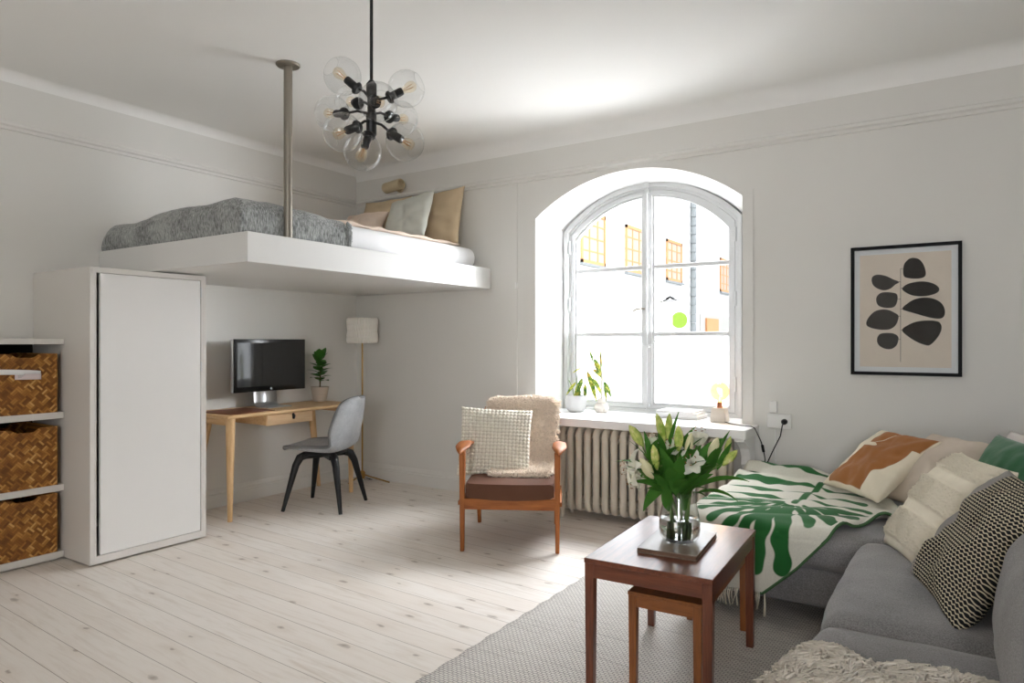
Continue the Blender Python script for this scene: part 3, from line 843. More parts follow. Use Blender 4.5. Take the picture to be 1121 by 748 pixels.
for k, (a, b) in enumerate(((-.045, -.012), (-.045, -.02), (-.045, -.028))): mb.box(.3985, .4, a, b, .218-.006*k, .2205-.006*k)
mb.build('print_lines', M['cover2'], t_, smooth=False)

# ------------------------------------------------------------------ desk
DZ = .74
dk = thing('desk', 'pale ash desk with round legs and one hanging drawer against the wall', 'desk', (-4.435, 3.475, 0))
mb = MB(); mb.rbox(-.255, .245, -.615, .605, DZ-.026, DZ, .012, 3); mb.build('desktop', M['oak_y'], dk)
for (tx, ty, bx, by) in ((.205, -.565, .20, -.565), (.205, .555, .21, .555), (-.20, -.47, -.21, -.60), (-.2, .49, -.21, .58)):
    mb = MB(); mb.tube([(tx, ty, DZ-.02), (tx, ty, DZ-.07), (bx, by, 0)], [.032, .031, .0165], 20); mb.build('leg', M['oak_z'], dk)
for y in (-.565, .555):
    mb = MB(); mb.rbox(-.2, .2, y-.014, y+.014, DZ-.075, DZ-.022, .006, 2); mb.build('side_rail', M['oak_x'], dk)
mb = MB(); mb.box(-.22, .195, -.265, .145, DZ-.105, DZ-.022); dr = mb.build('drawer', M['oak_y'], dk, smooth=False, bevel=.003)
mb = MB(); mb.box(.195, .212, -.268, .148, DZ-.108, DZ-.026); dfp = mb.build('drawer_front', wood('drawer_ash', lin(214, 176, 134), lin(236, 206, 166), .45, 1, 'y'), dr, smooth=False, bevel=.002)
mb = MB(); mb.tube([(.208, -.035, DZ-.036), (.22, -.035, DZ-.05), (.216, -.035, DZ-.074)], [.009, .012, .008], 10); o = mb.build('leather_pull', M['blackpl'], dfp); o['label'] = 'black pull tab'
# desk pad
mb = MB(); mb.rbox(-.17, .17, -.19, .19, 0, .005, .002, 1)
tag(mb.build('desk_mat', M['leather'], loc=(-4.40, 3.09, DZ), rot=(0, 0, .04)), 'brown leather mat lying flat on the near end of the desk', 'desk mat')
# monitor
mo = thing('monitor', 'large flat computer monitor with a dark glossy screen on the desk', 'monitor', (-4.52, 3.455, DZ))
mb = MB(); mb.rbox(-.022, .014, -.331, .331, .125, .528, .006, 3); mb.build('housing', M['alu'], mo)
mb = MB(); mb.rbox(.012, .0175, -.331, .331, .125, .528, .0025, 2); mb.build('glass_front', M['bezel'], mo)
mb = MB(); mb.box(.0172, .0181, -.303, .303, .165, .5); mb.build('screen', M['screen'], mo, smooth=False)
mb = MB()
def stand(u, v):
    pts = [(-.06, .27), (-.058, .10), (-.052, .03), (-.03, .0075), (.03, .005), (.13, .005)]
    k = min(len(pts)-2, int(u*(len(pts)-1))); f = u*(len(pts)-1)-k
    x = lerp(pts[k][0], pts[k+1][0], f); z = lerp(pts[k][1], pts[k+1][1], f)
    return (x, lerp(-.105, .105, v), z)
mb.grid(stand, 30, 2); mb.build('stand', M['alu'], mo, solid=.009)
mb = MB(); mb.lathe([(0, 0), (.0085, 0), (.0085, .001), (0, .001)], 20, (.0172, 0, .145), (1,0,0), False, False); mb.build('logo', M['alu'], mo)
# fiddle-leaf plant
fp = thing('potted_plant', 'small fiddle-leaf plant in a pale stone pot at the back of the desk', 'plant', (-4.57, 4.0, DZ))
mb = MB(); mb.lathe([(.0, 0), (.05, 0), (.056, .01), (.074, .11), (.078, .125), (.071, .125), (.067, .11), (0, .108)], 32, cap0=False, cap1=False); mb.build('pot', M['concretepot'], fp)
mb = MB(); mb.lathe([(0, .114), (.068, .11)], 24, cap0=False, cap1=False); mb.build('soil', M['soil'], fp)
mb = MB(); mb.tube([(0, 0, .11), (.005, .004, .2), (.0, .0, .29), (.006, .004, .35)], [.006, .005, .004, .003], 6); mb.tube([(0, 0, .15), (-.02, .02, .22), (-.025, .025, .28)], [.004, .003, .002], 6); mb.build('stem', mk('brown_stem', lin(92, 84, 50), .7), fp)
random.seed(11); mb = MB()
for k in range(20):
    z = .17+.19*k/19; a = k*2.4; t = 1.0 if k < 15 else .45
    d = V((math.cos(a)*t, math.sin(a)*t, .35+.55*(k/19)))
    mb.leaf((.004*math.cos(a), .004*math.sin(a), z), d, .098+.025*random.random(), .078+.012*random.random(), .35, None, 8, .1)
mb.build('leaves', M['leaffig'], fp, angle=0)

# ------------------------------------------------------------------ desk chair
ch = thing('desk_chair', 'grey upholstered shell chair on four black splayed legs at the desk', 'chair', (-4.035, 3.59, 0), math.radians(-68))
PR = [(-.255, .452, .150), (-.235, .463, .185), (-.16, .452, .218), (-.05, .437, .235), (.06, .430, .238), (.13, .437, .236), (.18, .468, .234), (.212, .53, .232), (.232, .60, .228), (.252, .68, .212), (.272, .755, .178), (.285, .80, .135), (.292, .825, .085), (.295, .832, .04)]
def shell(off):
    def fn(u, v):
        s = u*(len(PR)-1); k = min(len(PR)-2, int(s)); f = s-k
        # smooth interpolation
        g = lambda j: V(PR[max(0, min(len(PR)-1, j))])
        a, b, c_, d = g(k-1), g(k), g(k+1), g(k+2)
        p = .5*((2*b)+(-a+c_)*f+(2*a-5*b+4*c_-d)*f*f+(-a+3*b-3*c_+d)*f**3)
        t = 2*v-1; hw = max(.01, p.z)
        back = sm(.35, .62, u)
        lift = (abs(t)**2.4)*.05*(1-back)*sm(.02, .3, u); fwd = (abs(t)**2.2)*(.085*back)*sm(1.05, .8, u)
        x = hw*math.sin(t*1.35)/math.sin(1.35)
        tan = (c_-a); nrm = V((0, -tan.y, tan.x)).normalized() if tan.length > 0 else V((0, 0, 1))
        return (x, p.x-fwd+nrm.y*off, p.y+lift+nrm.z*off)
    return fn
mb = MB(); mb.grid(shell(0), 48, 28); sh = mb.build('seat_shell', M['shell'], ch, solid=.024, angle=0)
mb = MB()
f_ = shell(0)
edge = [f_(u/60, 0) for u in range(61)]+[f_(1, v/16) for v in range(1, 16)]+[f_(1-u/60, 1) for u in range(61)]+[f_(0, 1-v/16) for v in range(1, 16)]
mb.tube(edge, .0135, 8, closed=True); o = mb.build('edge_piping', M['shellin'], sh, angle=0); o['label'] = 'dark edge piping'
mb = MB()
for a, b in (((-.15, -.13), (.15, .13)), ((-.15, .13), (.15, -.13))): mb.bar((a[0], a[1], .392), (b[0], b[1], .392), .05, .034, up=(0,0,1))
mb.rbox(-.13, .13, -.13, .13, .40, .424, .006, 2); mb.build('under_frame', M['blackpl'], ch, bevel=.006)
for sx in (-1, 1):
    for sy in (-1, 1):
        mb = MB(); mb.tube([(sx*.11, sy*.11, .40), (sx*.138, sy*.138, .385), (sx*.16, sy*.16, .33), (sx*.228, sy*.228, .0)], [.03, .031, .0265, .0135], 12); mb.build('leg', M['blackpl'], ch)

# ------------------------------------------------------------------ floor lamp
lp = thing('floor_lamp', 'slim brass floor lamp with a pleated cream shade in the corner', 'floor lamp', (-4.455, 4.385, 0))
mb = MB(); mb.tube([(0, 0, .045), (0, 0, 1.32)], .0075, 12); mb.build('pole', M['brass'], lp)
mb = MB(); mb.lathe([(0, .03), (.02, .03), (.026, .045), (.026, .085), (.012, .1), (0, .1)], 20, cap0=False, cap1=False)
mb.build('hub', M['brass'], lp)
for a in (20, 140, 262):
    c_, s_ = math.cos(math.radians(a)), math.sin(math.radians(a)); l_ = .26 if a == 20 else .15
    mb = MB(); mb.tube([(0, 0, .07), (c_*l_*.3, s_*l_*.3, .048), (c_*l_, s_*l_, .0065)], .0065, 8); mb.build('foot', M['brass'], lp)
def shd(u, v):
    a = 2*PI*u; z = v
    prof = interp(z, [(0, .122), (.06, .136), (.25, .134), (.5, .128), (.75, .134), (.94, .136), (1, .122)])
    # folded paper: ridges shift by half a pleat from tier to tier
    ph = 36*a+PI*math.floor(min(.999, z)*4)
    r_ = prof+.009*abs(math.sin(ph/2))-.004
    return (r_*math.cos(a), r_*math.sin(a), 1.235+.225*z)
mb = MB(); mb.grid(shd, 360, 24); 
shd_m = NT('pleated_paper_shade'); t1 = shd_m.node('ShaderNodeBsdfTranslucent', {'Color': lin(238, 228, 212)}); d1 = shd_m.node('ShaderNodeBsdfDiffuse', {'Color': lin(250, 246, 238)})
mx = shd_m.node('ShaderNodeMixShader', {0: .18}); shd_m.t.links.new(d1.outputs[0], mx.inputs[1]); shd_m.t.links.new(t1.outputs[0], mx.inputs[2]); shd_m.t.links.new(mx.outputs[0], shd_m.out.inputs[0])
mb.build('lamp_shade', shd_m.mat, lp, angle=0)
mb = MB(); mb.lathe([(0, 1.27), (.018, 1.27), (.018, 1.33), (0, 1.33)], 16, cap0=False, cap1=False); mb.lathe([(.012, 1.33), (.03, 1.37), (.03, 1.395), (.018, 1.42), (0, 1.428)], 16, cap0=False, cap1=False)
for k in range(3): mb.tube([(0, 0, 1.325), (.13*math.cos(k*2.094), .13*math.sin(k*2.094), 1.325)], .002, 5)
mb.build('lamp_holder', M['brass'], lp)
mb = MB(); mb.tube([(0, .02, .05), (-.03, .05, .012), (.02, .10, .005), (-.08, .13, .005), (-.14, .14, .006)], .003, 6); mb.build('cord', M['black'], lp)
# ------------------------------------------------------------------ radiator
rd = thing('radiator', 'cream column radiator on the wall under the arched window sill', 'radiator', (-1.82, WW, 0))
PITCH = .0672; NS = 18
x_first = -2.376+1.82
for k in range(NS):
    x = x_first+k*PITCH
    mb = MB(); yf, yb, zb, zt, rr = -.252, -.10, .075, .625, .034
    pts = []
    for (cy, cz, a0) in ((yb-rr, zt-rr, 0), (yf+rr, zt-rr, 90), (yf+rr, zb+rr, 180), (yb-rr, zb+rr, 270)):
        for q in range(7):
            a = math.radians(a0+q*15); pts.append((x, cy+rr*math.cos(a)*1.0, cz+rr*math.sin(a)))
    mb.tube(pts, .0245, 14, closed=True)
    for z in (.135, .565): mb.tube([(x-PITCH/2, (yf+yb)/2, z), (x+PITCH/2, (yf+yb)/2, z)], .021, 12, caps=False)
    mb.rbox(x-.012, x+.012, yf+.02, yb-.02, .10, .16, .006, 1); mb.rbox(x-.012, x+.012, yf+.02, yb-.02, .54, .60, .006, 1)
    mb.build('section', M['radiator'], rd)
for x in (x_first, x_first+(NS-1)*PITCH):
    for y in (-.252, -.10): mb = MB(); mb.tube([(x, y, .10), (x, y, 0)], [.02, .015], 10); mb.build('foot', M['radiator'], rd)
mb = MB()
for z in (.12, .58): mb.tube([(x_first, -.252+.02, z), (x_first+(NS-1)*PITCH, -.252+.02, z)], .004, 6)
mb.build('tie_rod', M['radiator'], rd)
mb = MB(); mb.tube([(x_first-.03, -.176, .135), (x_first-.075, -.176, .135), (x_first-.085, -.176, .12), (x_first-.085, -.176, 0)], .011, 10)
mb.lathe([(0, 0), (.02, 0), (.02, .04), (.014, .05), (0, .05)], 14, (x_first-.085, -.176, .12), None, False, False); mb.build('valve_pipe', M['radiator'], rd)

# ------------------------------------------------------------------ shaggy surfaces
def tufts(mb, samples, lo, hi, r, curl=.5, seed=1):
    """short curved wool locks on (point, normal) samples"""
    rng = random.Random(seed)
    for p, nrm in samples:
        L_ = rng.uniform(lo, hi); p = V(p); nn = V(nrm)
        rnd = V((rng.uniform(-1, 1), rng.uniform(-1, 1), rng.uniform(-1, .6)))
        d = (nn+rnd*.75).normalized(); e = (rnd*curl+V((0, 0, -.35*curl)))
        p1 = p+d*L_*.5; p2 = p1+(d+e).normalized()*L_*.5
        rr = r*rng.uniform(.7, 1.25)
        mb.tube([p-nn*.004, p1, p2], [rr, rr*.95, rr*.3], 4, caps=True)

# ------------------------------------------------------------------ armchair
ac = thing('armchair', 'low teak armchair with brown seat in front of the radiator', 'armchair', (-2.385, 3.675, 0), math.radians(28.5))
AW = .283
for s in (-1, 1):
    mb = MB(); mb.bar((s*AW, -.315, .595), (s*AW, -.32, 0), .036, .05, .024, .028); mb.build('front_leg', M['teak_z'], ac, smooth=False, bevel=.006)
    mb = MB(); mb.bar((s*(AW-.012), .255, .52), (s*(AW-.02), .335, 0), .036, .046, .024, .026); mb.build('back_leg', M['teak_z'], ac, smooth=False, bevel=.006)
    # paddle arm: wide at the front, twisting back to the rear leg
    mb = MB()
    def armfn(u, v, s=s):
        y = lerp(-.365, .31, u); c_ = interp(u, [(0, .0), (.06, .026), (.2, .046), (.42, .04), (.75, .026), (1, .02)])
        off = interp(u, [(0, .008), (.3, .012), (1, -.012)]); z = interp(u, [(0, .585), (.08, .604), (.35, .618), (.7, .585), (1, .525)])
        a = 2*PI*v
        return (s*(AW+off)+c_*math.cos(a), y, z+.015*math.sin(a)*(1 if u > .02 else .4))
    mb.grid(armfn, 26, 18); mb.build('armrest', M['teak_y'], ac, angle=0)
mb = MB(); mb.rbox(-AW, AW, -.335, -.31, .252, .318, .006, 2); mb.rbox(-AW+.01, AW-.01, .27, .292, .24, .30, .006, 2)
for s in (-1, 1): mb.bar((s*(AW-.004), -.31, .285), (s*(AW-.012), .29, .262), .024, .062, up=(1,0,0))
for y in (-.2, -.1, 0, .1, .2): mb.box(-AW+.01, AW-.01, y-.02, y+.02, .281, .287)
mb.build('seat_frame', M['teak_x'], ac, smooth=False)
mb = MB()
for s in (-1, 1): mb.bar((s*.235, .245, .30), (s*.225, .42, .79), .03, .03, .022, .022)
mb.tube([(-.25, .40, .762), (-.12, .428, .79), (.12, .428, .79), (.25, .40, .762)], [.016, .02, .02, .016], 12)
for x in (-.14, -.05, .05, .14): mb.bar((x, .262, .36), (x, .42, .775), .022, .012)
mb.bar((-.24, .262, .355), (.24, .262, .355), .03, .02)
mb.build('back_frame', M['teak_z'], ac, bevel=.002)
# seat cushion with a bowed front
mb = MB()
def seatc(u, v):
    a = 2*PI*v; ca, sa = math.cos(a), math.sin(a)
    return None
bm = bmesh.new(); bmesh.ops.create_grid(bm, x_segments=24, y_segments=24, size=1)
ex = bmesh.ops.extrude_face_region(bm, geom=bm.faces[:])
up_ = [g for g in ex['geom'] if isinstance(g, bmesh.types.BMVert)]
ups = set(up_)
for v in bm.verts:
    u, w_ = v.co.x, v.co.y; top = v in ups
    x = .263*u; y = lerp(-.325, .255, (w_+1)/2)
    if w_ < 0: y -= .022*(1-u*u)*(-w_)**2
    z = (.405+.012*(1-u**4)*(1-w_**4)-(.012 if w_ > 0 else 0)*w_ if top else .312-.025*0)
    if not top: z = .322-.012*(1-u*u)*max(0, -w_)**3
    v.co = (x, y, z)
bmesh.ops.bevel(bm, geom=[e for e in bm.edges if e.calc_face_angle(0) > 1.0], offset=.012, segments=3, affect='EDGES')
mb.bm(bm); mb.build('seat_cushion', M['brownseat'], ac, angle=50)
# fleece over the back: follows seat, backrest, over the top and down behind
fleece = MB()
PATH = [(-.17, .424), (-.05, .420), (.08, .424), (.16, .45), (.21, .53), (.26, .63), (.315, .74), (.355, .815), (.395, .845), (.44, .838), (.472, .80), (.478, .70), (.475, .58), (.472, .5)]
def fpos(u, v):
    s = u*(len(PATH)-1); k = min(len(PATH)-2, int(s)); f = s-k
    g = lambda j: V((PATH[max(0, min(len(PATH)-1, j))][0], PATH[max(0, min(len(PATH)-1, j))][1], 0))
    a, b, c_, d = g(k-1), g(k), g(k+1), g(k+2)
    p = .5*((2*b)+(-a+c_)*f+(2*a-5*b+4*c_-d)*f*f+(-a+3*b-3*c_+d)*f**3)
    x0 = interp(u, [(0, -.12), (.1, -.17), (.3, -.2), (.6, -.2), (1, -.16)]); x1 = interp(u, [(0, .2), (.1, .25), (.3, .262), (.6, .275), (1, .2)])
    x = lerp(x0, x1, v)
    x += .012*nz((u*6, v*4, 0), 1, 3)
    dn = .010*nz((u*7, v*5, 1), 1.4, 8)
    y = p.x-.0; z = p.y+dn
    edge = abs(2*v-1)**6
    if u > .4: z -= .02*edge; 
    return V((x, y, z))
fleece.grid(fpos, 40, 22)
fo = fleece.build('fleece_throw', M['fleece'], loc=ac.location, rot=ac.rotation_euler, solid=.016, angle=0)
tag(fo, 'shaggy oatmeal fleece throw draped over the back of the teak armchair', 'throw')
rng = random.Random(5); smp = []
for k in range(12500):
    u, v = rng.random(), rng.random()
    p = fpos(u, v); du = fpos(min(1, u+.01), v)-fpos(max(0, u-.01), v); dv = fpos(u, min(1, v+.01))-fpos(u, max(0, v-.01))
    nn = dv.cross(du).normalized()
    nn = -nn if (nn.y > 0 and u < .5) or (u >= .55 and u < .7 and nn.z < 0) or (u >= .7 and nn.y < 0) else nn
    if u < .25 and nn.z < 0: nn = -nn
    smp.append((p+nn*.006, nn))
for k in range(900):   # fringe along both long edges and the front hem
    e = rng.random()
    if e < .8: u = rng.random(); v = rng.choice((0, 1)); nn = V((1 if v else -1, 0, .1))
    else: u, v = 0, rng.random(); nn = V((0, -1, .15))
    smp.append((fpos(u, v), nn))
pile = MB(); tufts(pile, smp, .016, .034, .0028, .9, 4)
po = pile.build('pile', M['fleece'], fo, angle=0); po['kind'] = 'stuff'
# bobble cushion
NB = 19
def bob(u, v, side):
    a, b = (u+1)/2*NB, (v+1)/2*NB
    return .017*(abs(math.sin(PI*a))*abs(math.sin(PI*b)))**.6
def bobpat(u, v, side):
    a, b = (u+1)/2*NB, (v+1)/2*NB
    return .20-(abs(math.sin(PI*a))*abs(math.sin(PI*b)))**.6
def place(root, p): return (Matrix.Translation(root.location) @ root.rotation_euler.to_matrix().to_4x4()) @ V(p)
def dirn(root, d): return root.rotation_euler.to_matrix() @ V(d)
pillow('cushion', M['boucle'], .47, .45, .13, place(ac, (-.125, .055, .595)), dirn(ac, (1, .10, -.06)), dirn(ac, (.05, .34, 1)), 'white square bobble-knit cushion leaning in the teak armchair', n=152, seed=2, disp=bob, pat=bobpat, wr=.006, pinch=.05, bulge=.36)

# ------------------------------------------------------------------ rug
mb = MB(); X0, X1, Y0, Y1 = -1.655, .35, -.2, 3.46
mb.grid(lambda u, v: (lerp(X0, X1, u)+(.004*math.sin(v*160) if u in (0, 1) else 0), lerp(Y0, Y1, v), .008+.0015*nz((u*9, v*15, 0), 1)), 40, 200)
o = mb.build('rug', M['rug'], angle=0, solid=.008)
tag(o, 'pale grey flat-woven rug with dark flecks under the coffee table and sofa', 'rug')

# ------------------------------------------------------------------ nesting tables
TR = math.radians(2.6)
ct = thing('coffee_table', 'taller dark rosewood coffee table holding the vase of lilies', 'table', (-.902, 2.522, .0125), TR)
tw, td, th = .226, .343, .4725
def table(root, tw, td, th, leg, mt, mz, my, ap, lip):
    mb = MB(); mb.rbox(-tw, tw, -td, td, th-lip, th, .0025, 2); mb.build('tabletop', mt, root, smooth=False)
    for sx in (-1, 1):
        for sy in (-1, 1):
            a, b = sx*(tw-leg/2-.002), sy*(td-leg/2-.002)
            mb = MB(); mb.bar((a, b, th-lip), (a, b, 0), leg, leg, leg*.82, leg*.82); mb.build('leg', mz, root, smooth=False, bevel=.002)
    mb = MB()
    for s in (-1, 1):
        mb.box(-tw+leg, tw-leg, s*(td-.014)-.008, s*(td-.014)+.008, th-lip-ap, th-lip)
        mb.box(s*(tw-.014)-.008, s*(tw-.014)+.008, -td+leg, td-leg, th-lip-ap, th-lip)
    mb.build('apron', my, root, smooth=False, bevel=.001)
table(ct, tw, td, th, .034, M['rose_y'], M['rose_z'], M['rose_x'], .05, .018)
st2 = thing('side_table', 'smaller teak nesting table tucked underneath the rosewood coffee table', 'table', (-.872, 2.64, .0125), TR)
table(st2, .132, .372, .352, .03, M['nest_y'], M['nest_z'], M['nest_x'], .04, .014)
TZ = .485
bk_ = thing('book', 'taupe hardback book lying flat under the glass vase', 'book', (-.885, 2.505, TZ), math.radians(5))
mb = MB(); mb.rbox(-.107, .107, -.172, .172, .0155, .0185, .001, 1); mb.rbox(-.107, .107, -.172, .172, 0, .003, .001, 1); mb.rbox(-.107, -.103, -.172, .172, 0, .0185, .001, 1); mb.build('cover', M['bookcov'], bk_, smooth=False)
mb = MB(); mb.box(-.103, .103, -.168, .168, .003, .0155); mb.build('pages', mk('brown_page_block', lin(112, 84, 66), .7), bk_, smooth=False)
# vase with water and lilies
VZ = TZ+.0185
VP = (-.880, 2.50, VZ)
vs_ = thing('glass_vase', 'clear round-bellied glass vase half filled with water on the taupe book', 'vase', VP)
prof_o = [(0, 0), (.052, 0), (.064, .006), (.073, .022), (.0765, .045), (.076, .065), (.072, .095), (.0655, .13), (.059, .165), (.0565, .192)]
prof_i = [(.0545, .192), (.057, .165), (.0635, .13), (.070, .095), (.0738, .065), (.0742, .045), (.0705, .026), (.060, .014), (.04, .0105), (0, .0105)]
mb = MB(); mb.lathe(prof_o+prof_i, 56, cap0=False, cap1=False); mb.build('body', M['vase'], vs_, angle=0)
wp = [(0, .011), (.04, .011), (.060, .0145), (.0703, .0265), (.0740, .045), (.0736, .065), (.0715, .083), (.0705, .0835), (0, .0835)]
mb = MB(); mb.lathe(wp, 56, cap0=False, cap1=False); mb.build('water', M['water'], vs_, angle=60)

CAMR = V((.8374, .5466, 0)); CAMF = V((-.5466, .8374, 0)); VB = V(VP)
def B(x, y, z): return VB+V((x, y, z))      # metres from the foot of the vase
def bud(mb, a, b, r):
    a = V(a); b = V(b); L_ = (b-a).length
    mb.lathe([(.003, -.01), (r*.55, .04*L_), (r*.85, .2*L_), (r, .42*L_), (r*.88, .65*L_), (r*.55, .86*L_), (r*.12, L_), (0, L_*1.01)], 10, a, b-a)
    ax = (b-a).normalized()
    o_ = ax.orthogonal().normalized()
    for k in range(3):   # ridges of the closed petals
        q = Matrix.Rotation(k*2*PI/3, 3, ax) @ o_
        mb.tube([a+ax*L_*.1+q*r*.62, a+ax*L_*.42+q*r*.98, a+ax*L_*.75+q*r*.72, a+ax*L_*.97+q*r*.1], [.001, .0028, .0025, .0008], 5)
def lily(petals, anth, c, ax, R, op=1.0, rot=0):
    c = V(c); ax = V(ax).normalized(); o_ = ax.orthogonal().normalized()
    for k in range(6):
        q = Matrix.Rotation(rot+k*PI/3, 3, ax) @ o_
        sd = ax.cross(q); wdt = R*(.26 if k % 2 else .34)
        vs = []; n = 9
        for i in range(n+1):
            t = i/n
            rad = R*(.06+op*(t**1.25)*.95); h = R*(.75*t-.62*op*t**3)
            w_ = wdt*(math.sin(PI*min(.985, .12+.86*t)))**.75*(1 if t < 1 else .1)
            for sgn in (-1, -.5, 0, .5, 1):
                vs.append(c+q*(rad-abs(sgn)*.0)+ax*(h+R*.07*abs(sgn)*(1-t))+sd*w_*sgn)
        petals.add(vs, [(i*5+j, i*5+j+1, (i+1)*5+j+1, (i+1)*5+j) for i in range(n) for j in range(4)])
    for k in range(6):
        q = Matrix.Rotation(rot+.5+k*PI/3, 3, ax) @ o_
        e = c+ax*R*.75+q*R*.28
        petals.tube([c, c+ax*R*.4+q*R*.1, e], .0012, 5)
        anth.tube([e-ax.cross(q)*.0045, e+ax.cross(q)*.0045], .0016, 6)
def stemob(label, top, foot, leaves, buds=(), flowers=(), seed=0, palebuds=()):
    """one lily stem standing in the vase"""
    r = thing('lily_stem', label, 'flower', VP, 0, 'lilies in the glass vase')
    o_ = V(VP)
    foot = V((foot[0], foot[1], .02)); neck = V((top[0]-VP[0], top[1]-VP[1], 0))
    if neck.length > .042: neck = neck.normalized()*.042
    neck.z = .188; tp = V(top)-o_
    pts = [foot, lerp(foot, neck, .5)+V((0, 0, .0)), neck, lerp(neck, tp, .5)+V((0, 0, .012)), tp]
    mb = MB(); mb.tube(pts, [.0052, .005, .0048, .004, .0032], 8)
    for a, b, rr in list(buds)+list(palebuds): mb.tube([lerp(neck, tp, .72), lerp(lerp(neck, tp, .9), V(a)-o_, .6), V(a)-o_], [.003, .0026, .0026], 6)
    for c, ax, R, op, rot in flowers: mb.tube([lerp(neck, tp, .6), lerp(lerp(neck, tp, .85), V(c)-o_, .6), V(c)-o_], [.003, .0028, .003], 6)
    mb.build('stem', M['stemg'], r)
    rng = random.Random(seed)
    for k in range(6):      # leaves up the stem
        t = .05+.15*k; q = lerp(neck, tp, t)+o_; a = rng.uniform(0, 6.28)
        out = (V((math.cos(a), math.sin(a), .55+rng.random()*.5))+(tp-neck).normalized()*.3).normalized()
        leaves = list(leaves)+[(q, q+out*rng.uniform(.10, .15), rng.uniform(.026, .038), rng.uniform(.3, .8))]
    for k, lf in enumerate(leaves):
        mb = MB(); base, tip, W, droop = lf
        base = V(base)-o_; tip = V(tip)-o_; d = tip-base; L_ = d.length
        d0 = (d.normalized()+V((0, 0, droop*.55))).normalized()
        tw = rng.uniform(-.2, 1.1); h0 = d0.cross(V((0, 0, 1))).normalized(); h1 = d0.cross(CAMF).normalized()
        sd = h0*(1-abs(tw)*.6)+h1*tw*(1 if h0.dot(h1) > 0 else -1)
        mb.leaf(base, d0, L_*1.06, W*1.15, droop, sd, 10, .22)
        mb.build('leaf', M['leafdk'], r, angle=0)
    for a, b, rr in buds:
        mb = MB(); bud(mb, V(a)-o_, V(b)-o_, rr); mb.build('bud', M['bud'], r, angle=0)
    for a, b, rr in palebuds:
        mb = MB(); bud(mb, V(a)-o_, V(b)-o_, rr); q = mb.build('bud', M['budpale'], r, angle=0); q['label'] = 'cream bud about to open'
    for c, ax, R, op, rot in flowers:
        pt, an_ = MB(), MB(); lily(pt, an_, V(c)-o_, ax, R, op, rot)
        fo_ = pt.build('flower', M['petal'], r, angle=0); an_.build('anthers', M['anther'], fo_, angle=0)
toC = -CAMF
stemob('lily stem with two green buds rising tallest at the back of the bouquet', B(-0.057, -0.001, 0.337), (.012, .02), [
    (B(-0.023, -0.014, 0.245), B(-0.083, -0.018, 0.385), .036, .2), (B(-0.047, -0.006, 0.311), B(-0.019, 0.036, 0.475), .02, .3), (B(-0.028, 0.018, 0.291), B(0.024, 0.088, 0.423), .026, .5), (B(-0.024, -0.039, 0.266), B(-0.119, -0.101, 0.249), .03, .5), (B(-0.046, -0.029, 0.314), B(-0.059, -0.062, 0.402), .026, .1)],
    buds=[(B(-0.06, -0.002, 0.371), B(-0.083, -0.018, 0.472), .0165), (B(-0.055, 0.024, 0.376), B(-0.053, 0.038, 0.469), .0150)], seed=1)
stemob('lily stem leaning left with a green bud over the radiator side', B(-0.112, -0.073, 0.324), (-.02, .012), [
    (B(-0.06, -0.05, 0.247), B(-0.193, -0.125, 0.314), .026, .6), (B(-0.08, -0.016, 0.257), B(-0.175, -0.054, 0.369), .022, .3), (B(-0.029, -0.054, 0.21), B(-0.093, -0.12, 0.12), .046, 1.0), (B(-0.083, -0.054, 0.28), B(-0.109, -0.071, 0.403), .022, .2)],
    buds=[(B(-0.118, -0.076, 0.359), B(-0.154, -0.112, 0.432), .0185)], flowers=[(B(-0.095, -0.014, 0.342), (-.3, .3, .9), 0.068, .55, .2)], seed=2)
stemob('lily stem bending low left with open white blooms and a closing cream bud', B(-0.099, -0.112, 0.253), (-.022, -.015), [
    (B(-0.044, -0.064, 0.2), B(-0.131, -0.157, 0.24), .03, .6), (B(-0.049, -0.079, 0.219), B(-0.124, -0.104, 0.276), .03, .4), (B(-0.014, -0.068, 0.188), B(-0.062, -0.135, 0.274), .034, .3), (B(-0.032, -0.068, 0.185), B(-0.075, -0.156, 0.223), .03, .8)],
    palebuds=[(B(-0.064, -0.113, 0.25), B(-0.092, -0.155, 0.321), .019)], flowers=[(B(-0.115, -0.11, 0.268), V((-.75, -.6, .15)), 0.088, .9, .1), (B(-0.113, -0.097, 0.242), V((-.8, -.2, -.55)), 0.072, .6, .5)], seed=3)
stemob('central lily stem with a yellow-green bud and broad dark leaves facing forward', B(0.001, -0.022, 0.317), (0, 0), [
    (B(0.009, -0.053, 0.188), B(-0.025, -0.123, 0.362), .046, .3), (B(0.017, -0.048, 0.188), B(0.058, -0.057, 0.371), .044, .2), (B(0.009, -0.065, 0.183), B(0.04, -0.104, 0.332), .05, .3), (B(0.0, -0.059, 0.188), B(0.01, -0.124, 0.3), .05, .5), (B(0.02, -0.046, 0.181), B(0.101, -0.053, 0.281), .042, .5), (B(0.012, -0.063, 0.197), B(0.063, -0.102, 0.269), .046, .9)],
    buds=[(B(0.004, -0.021, 0.345), B(0.004, -0.021, 0.433), .018), (B(-0.053, -0.094, 0.282), B(-0.057, -0.12, 0.369), .0155)], flowers=[(B(-0.03, 0.005, 0.324), V((.1, -.5, .8)), 0.073, .6, .3)], seed=4)
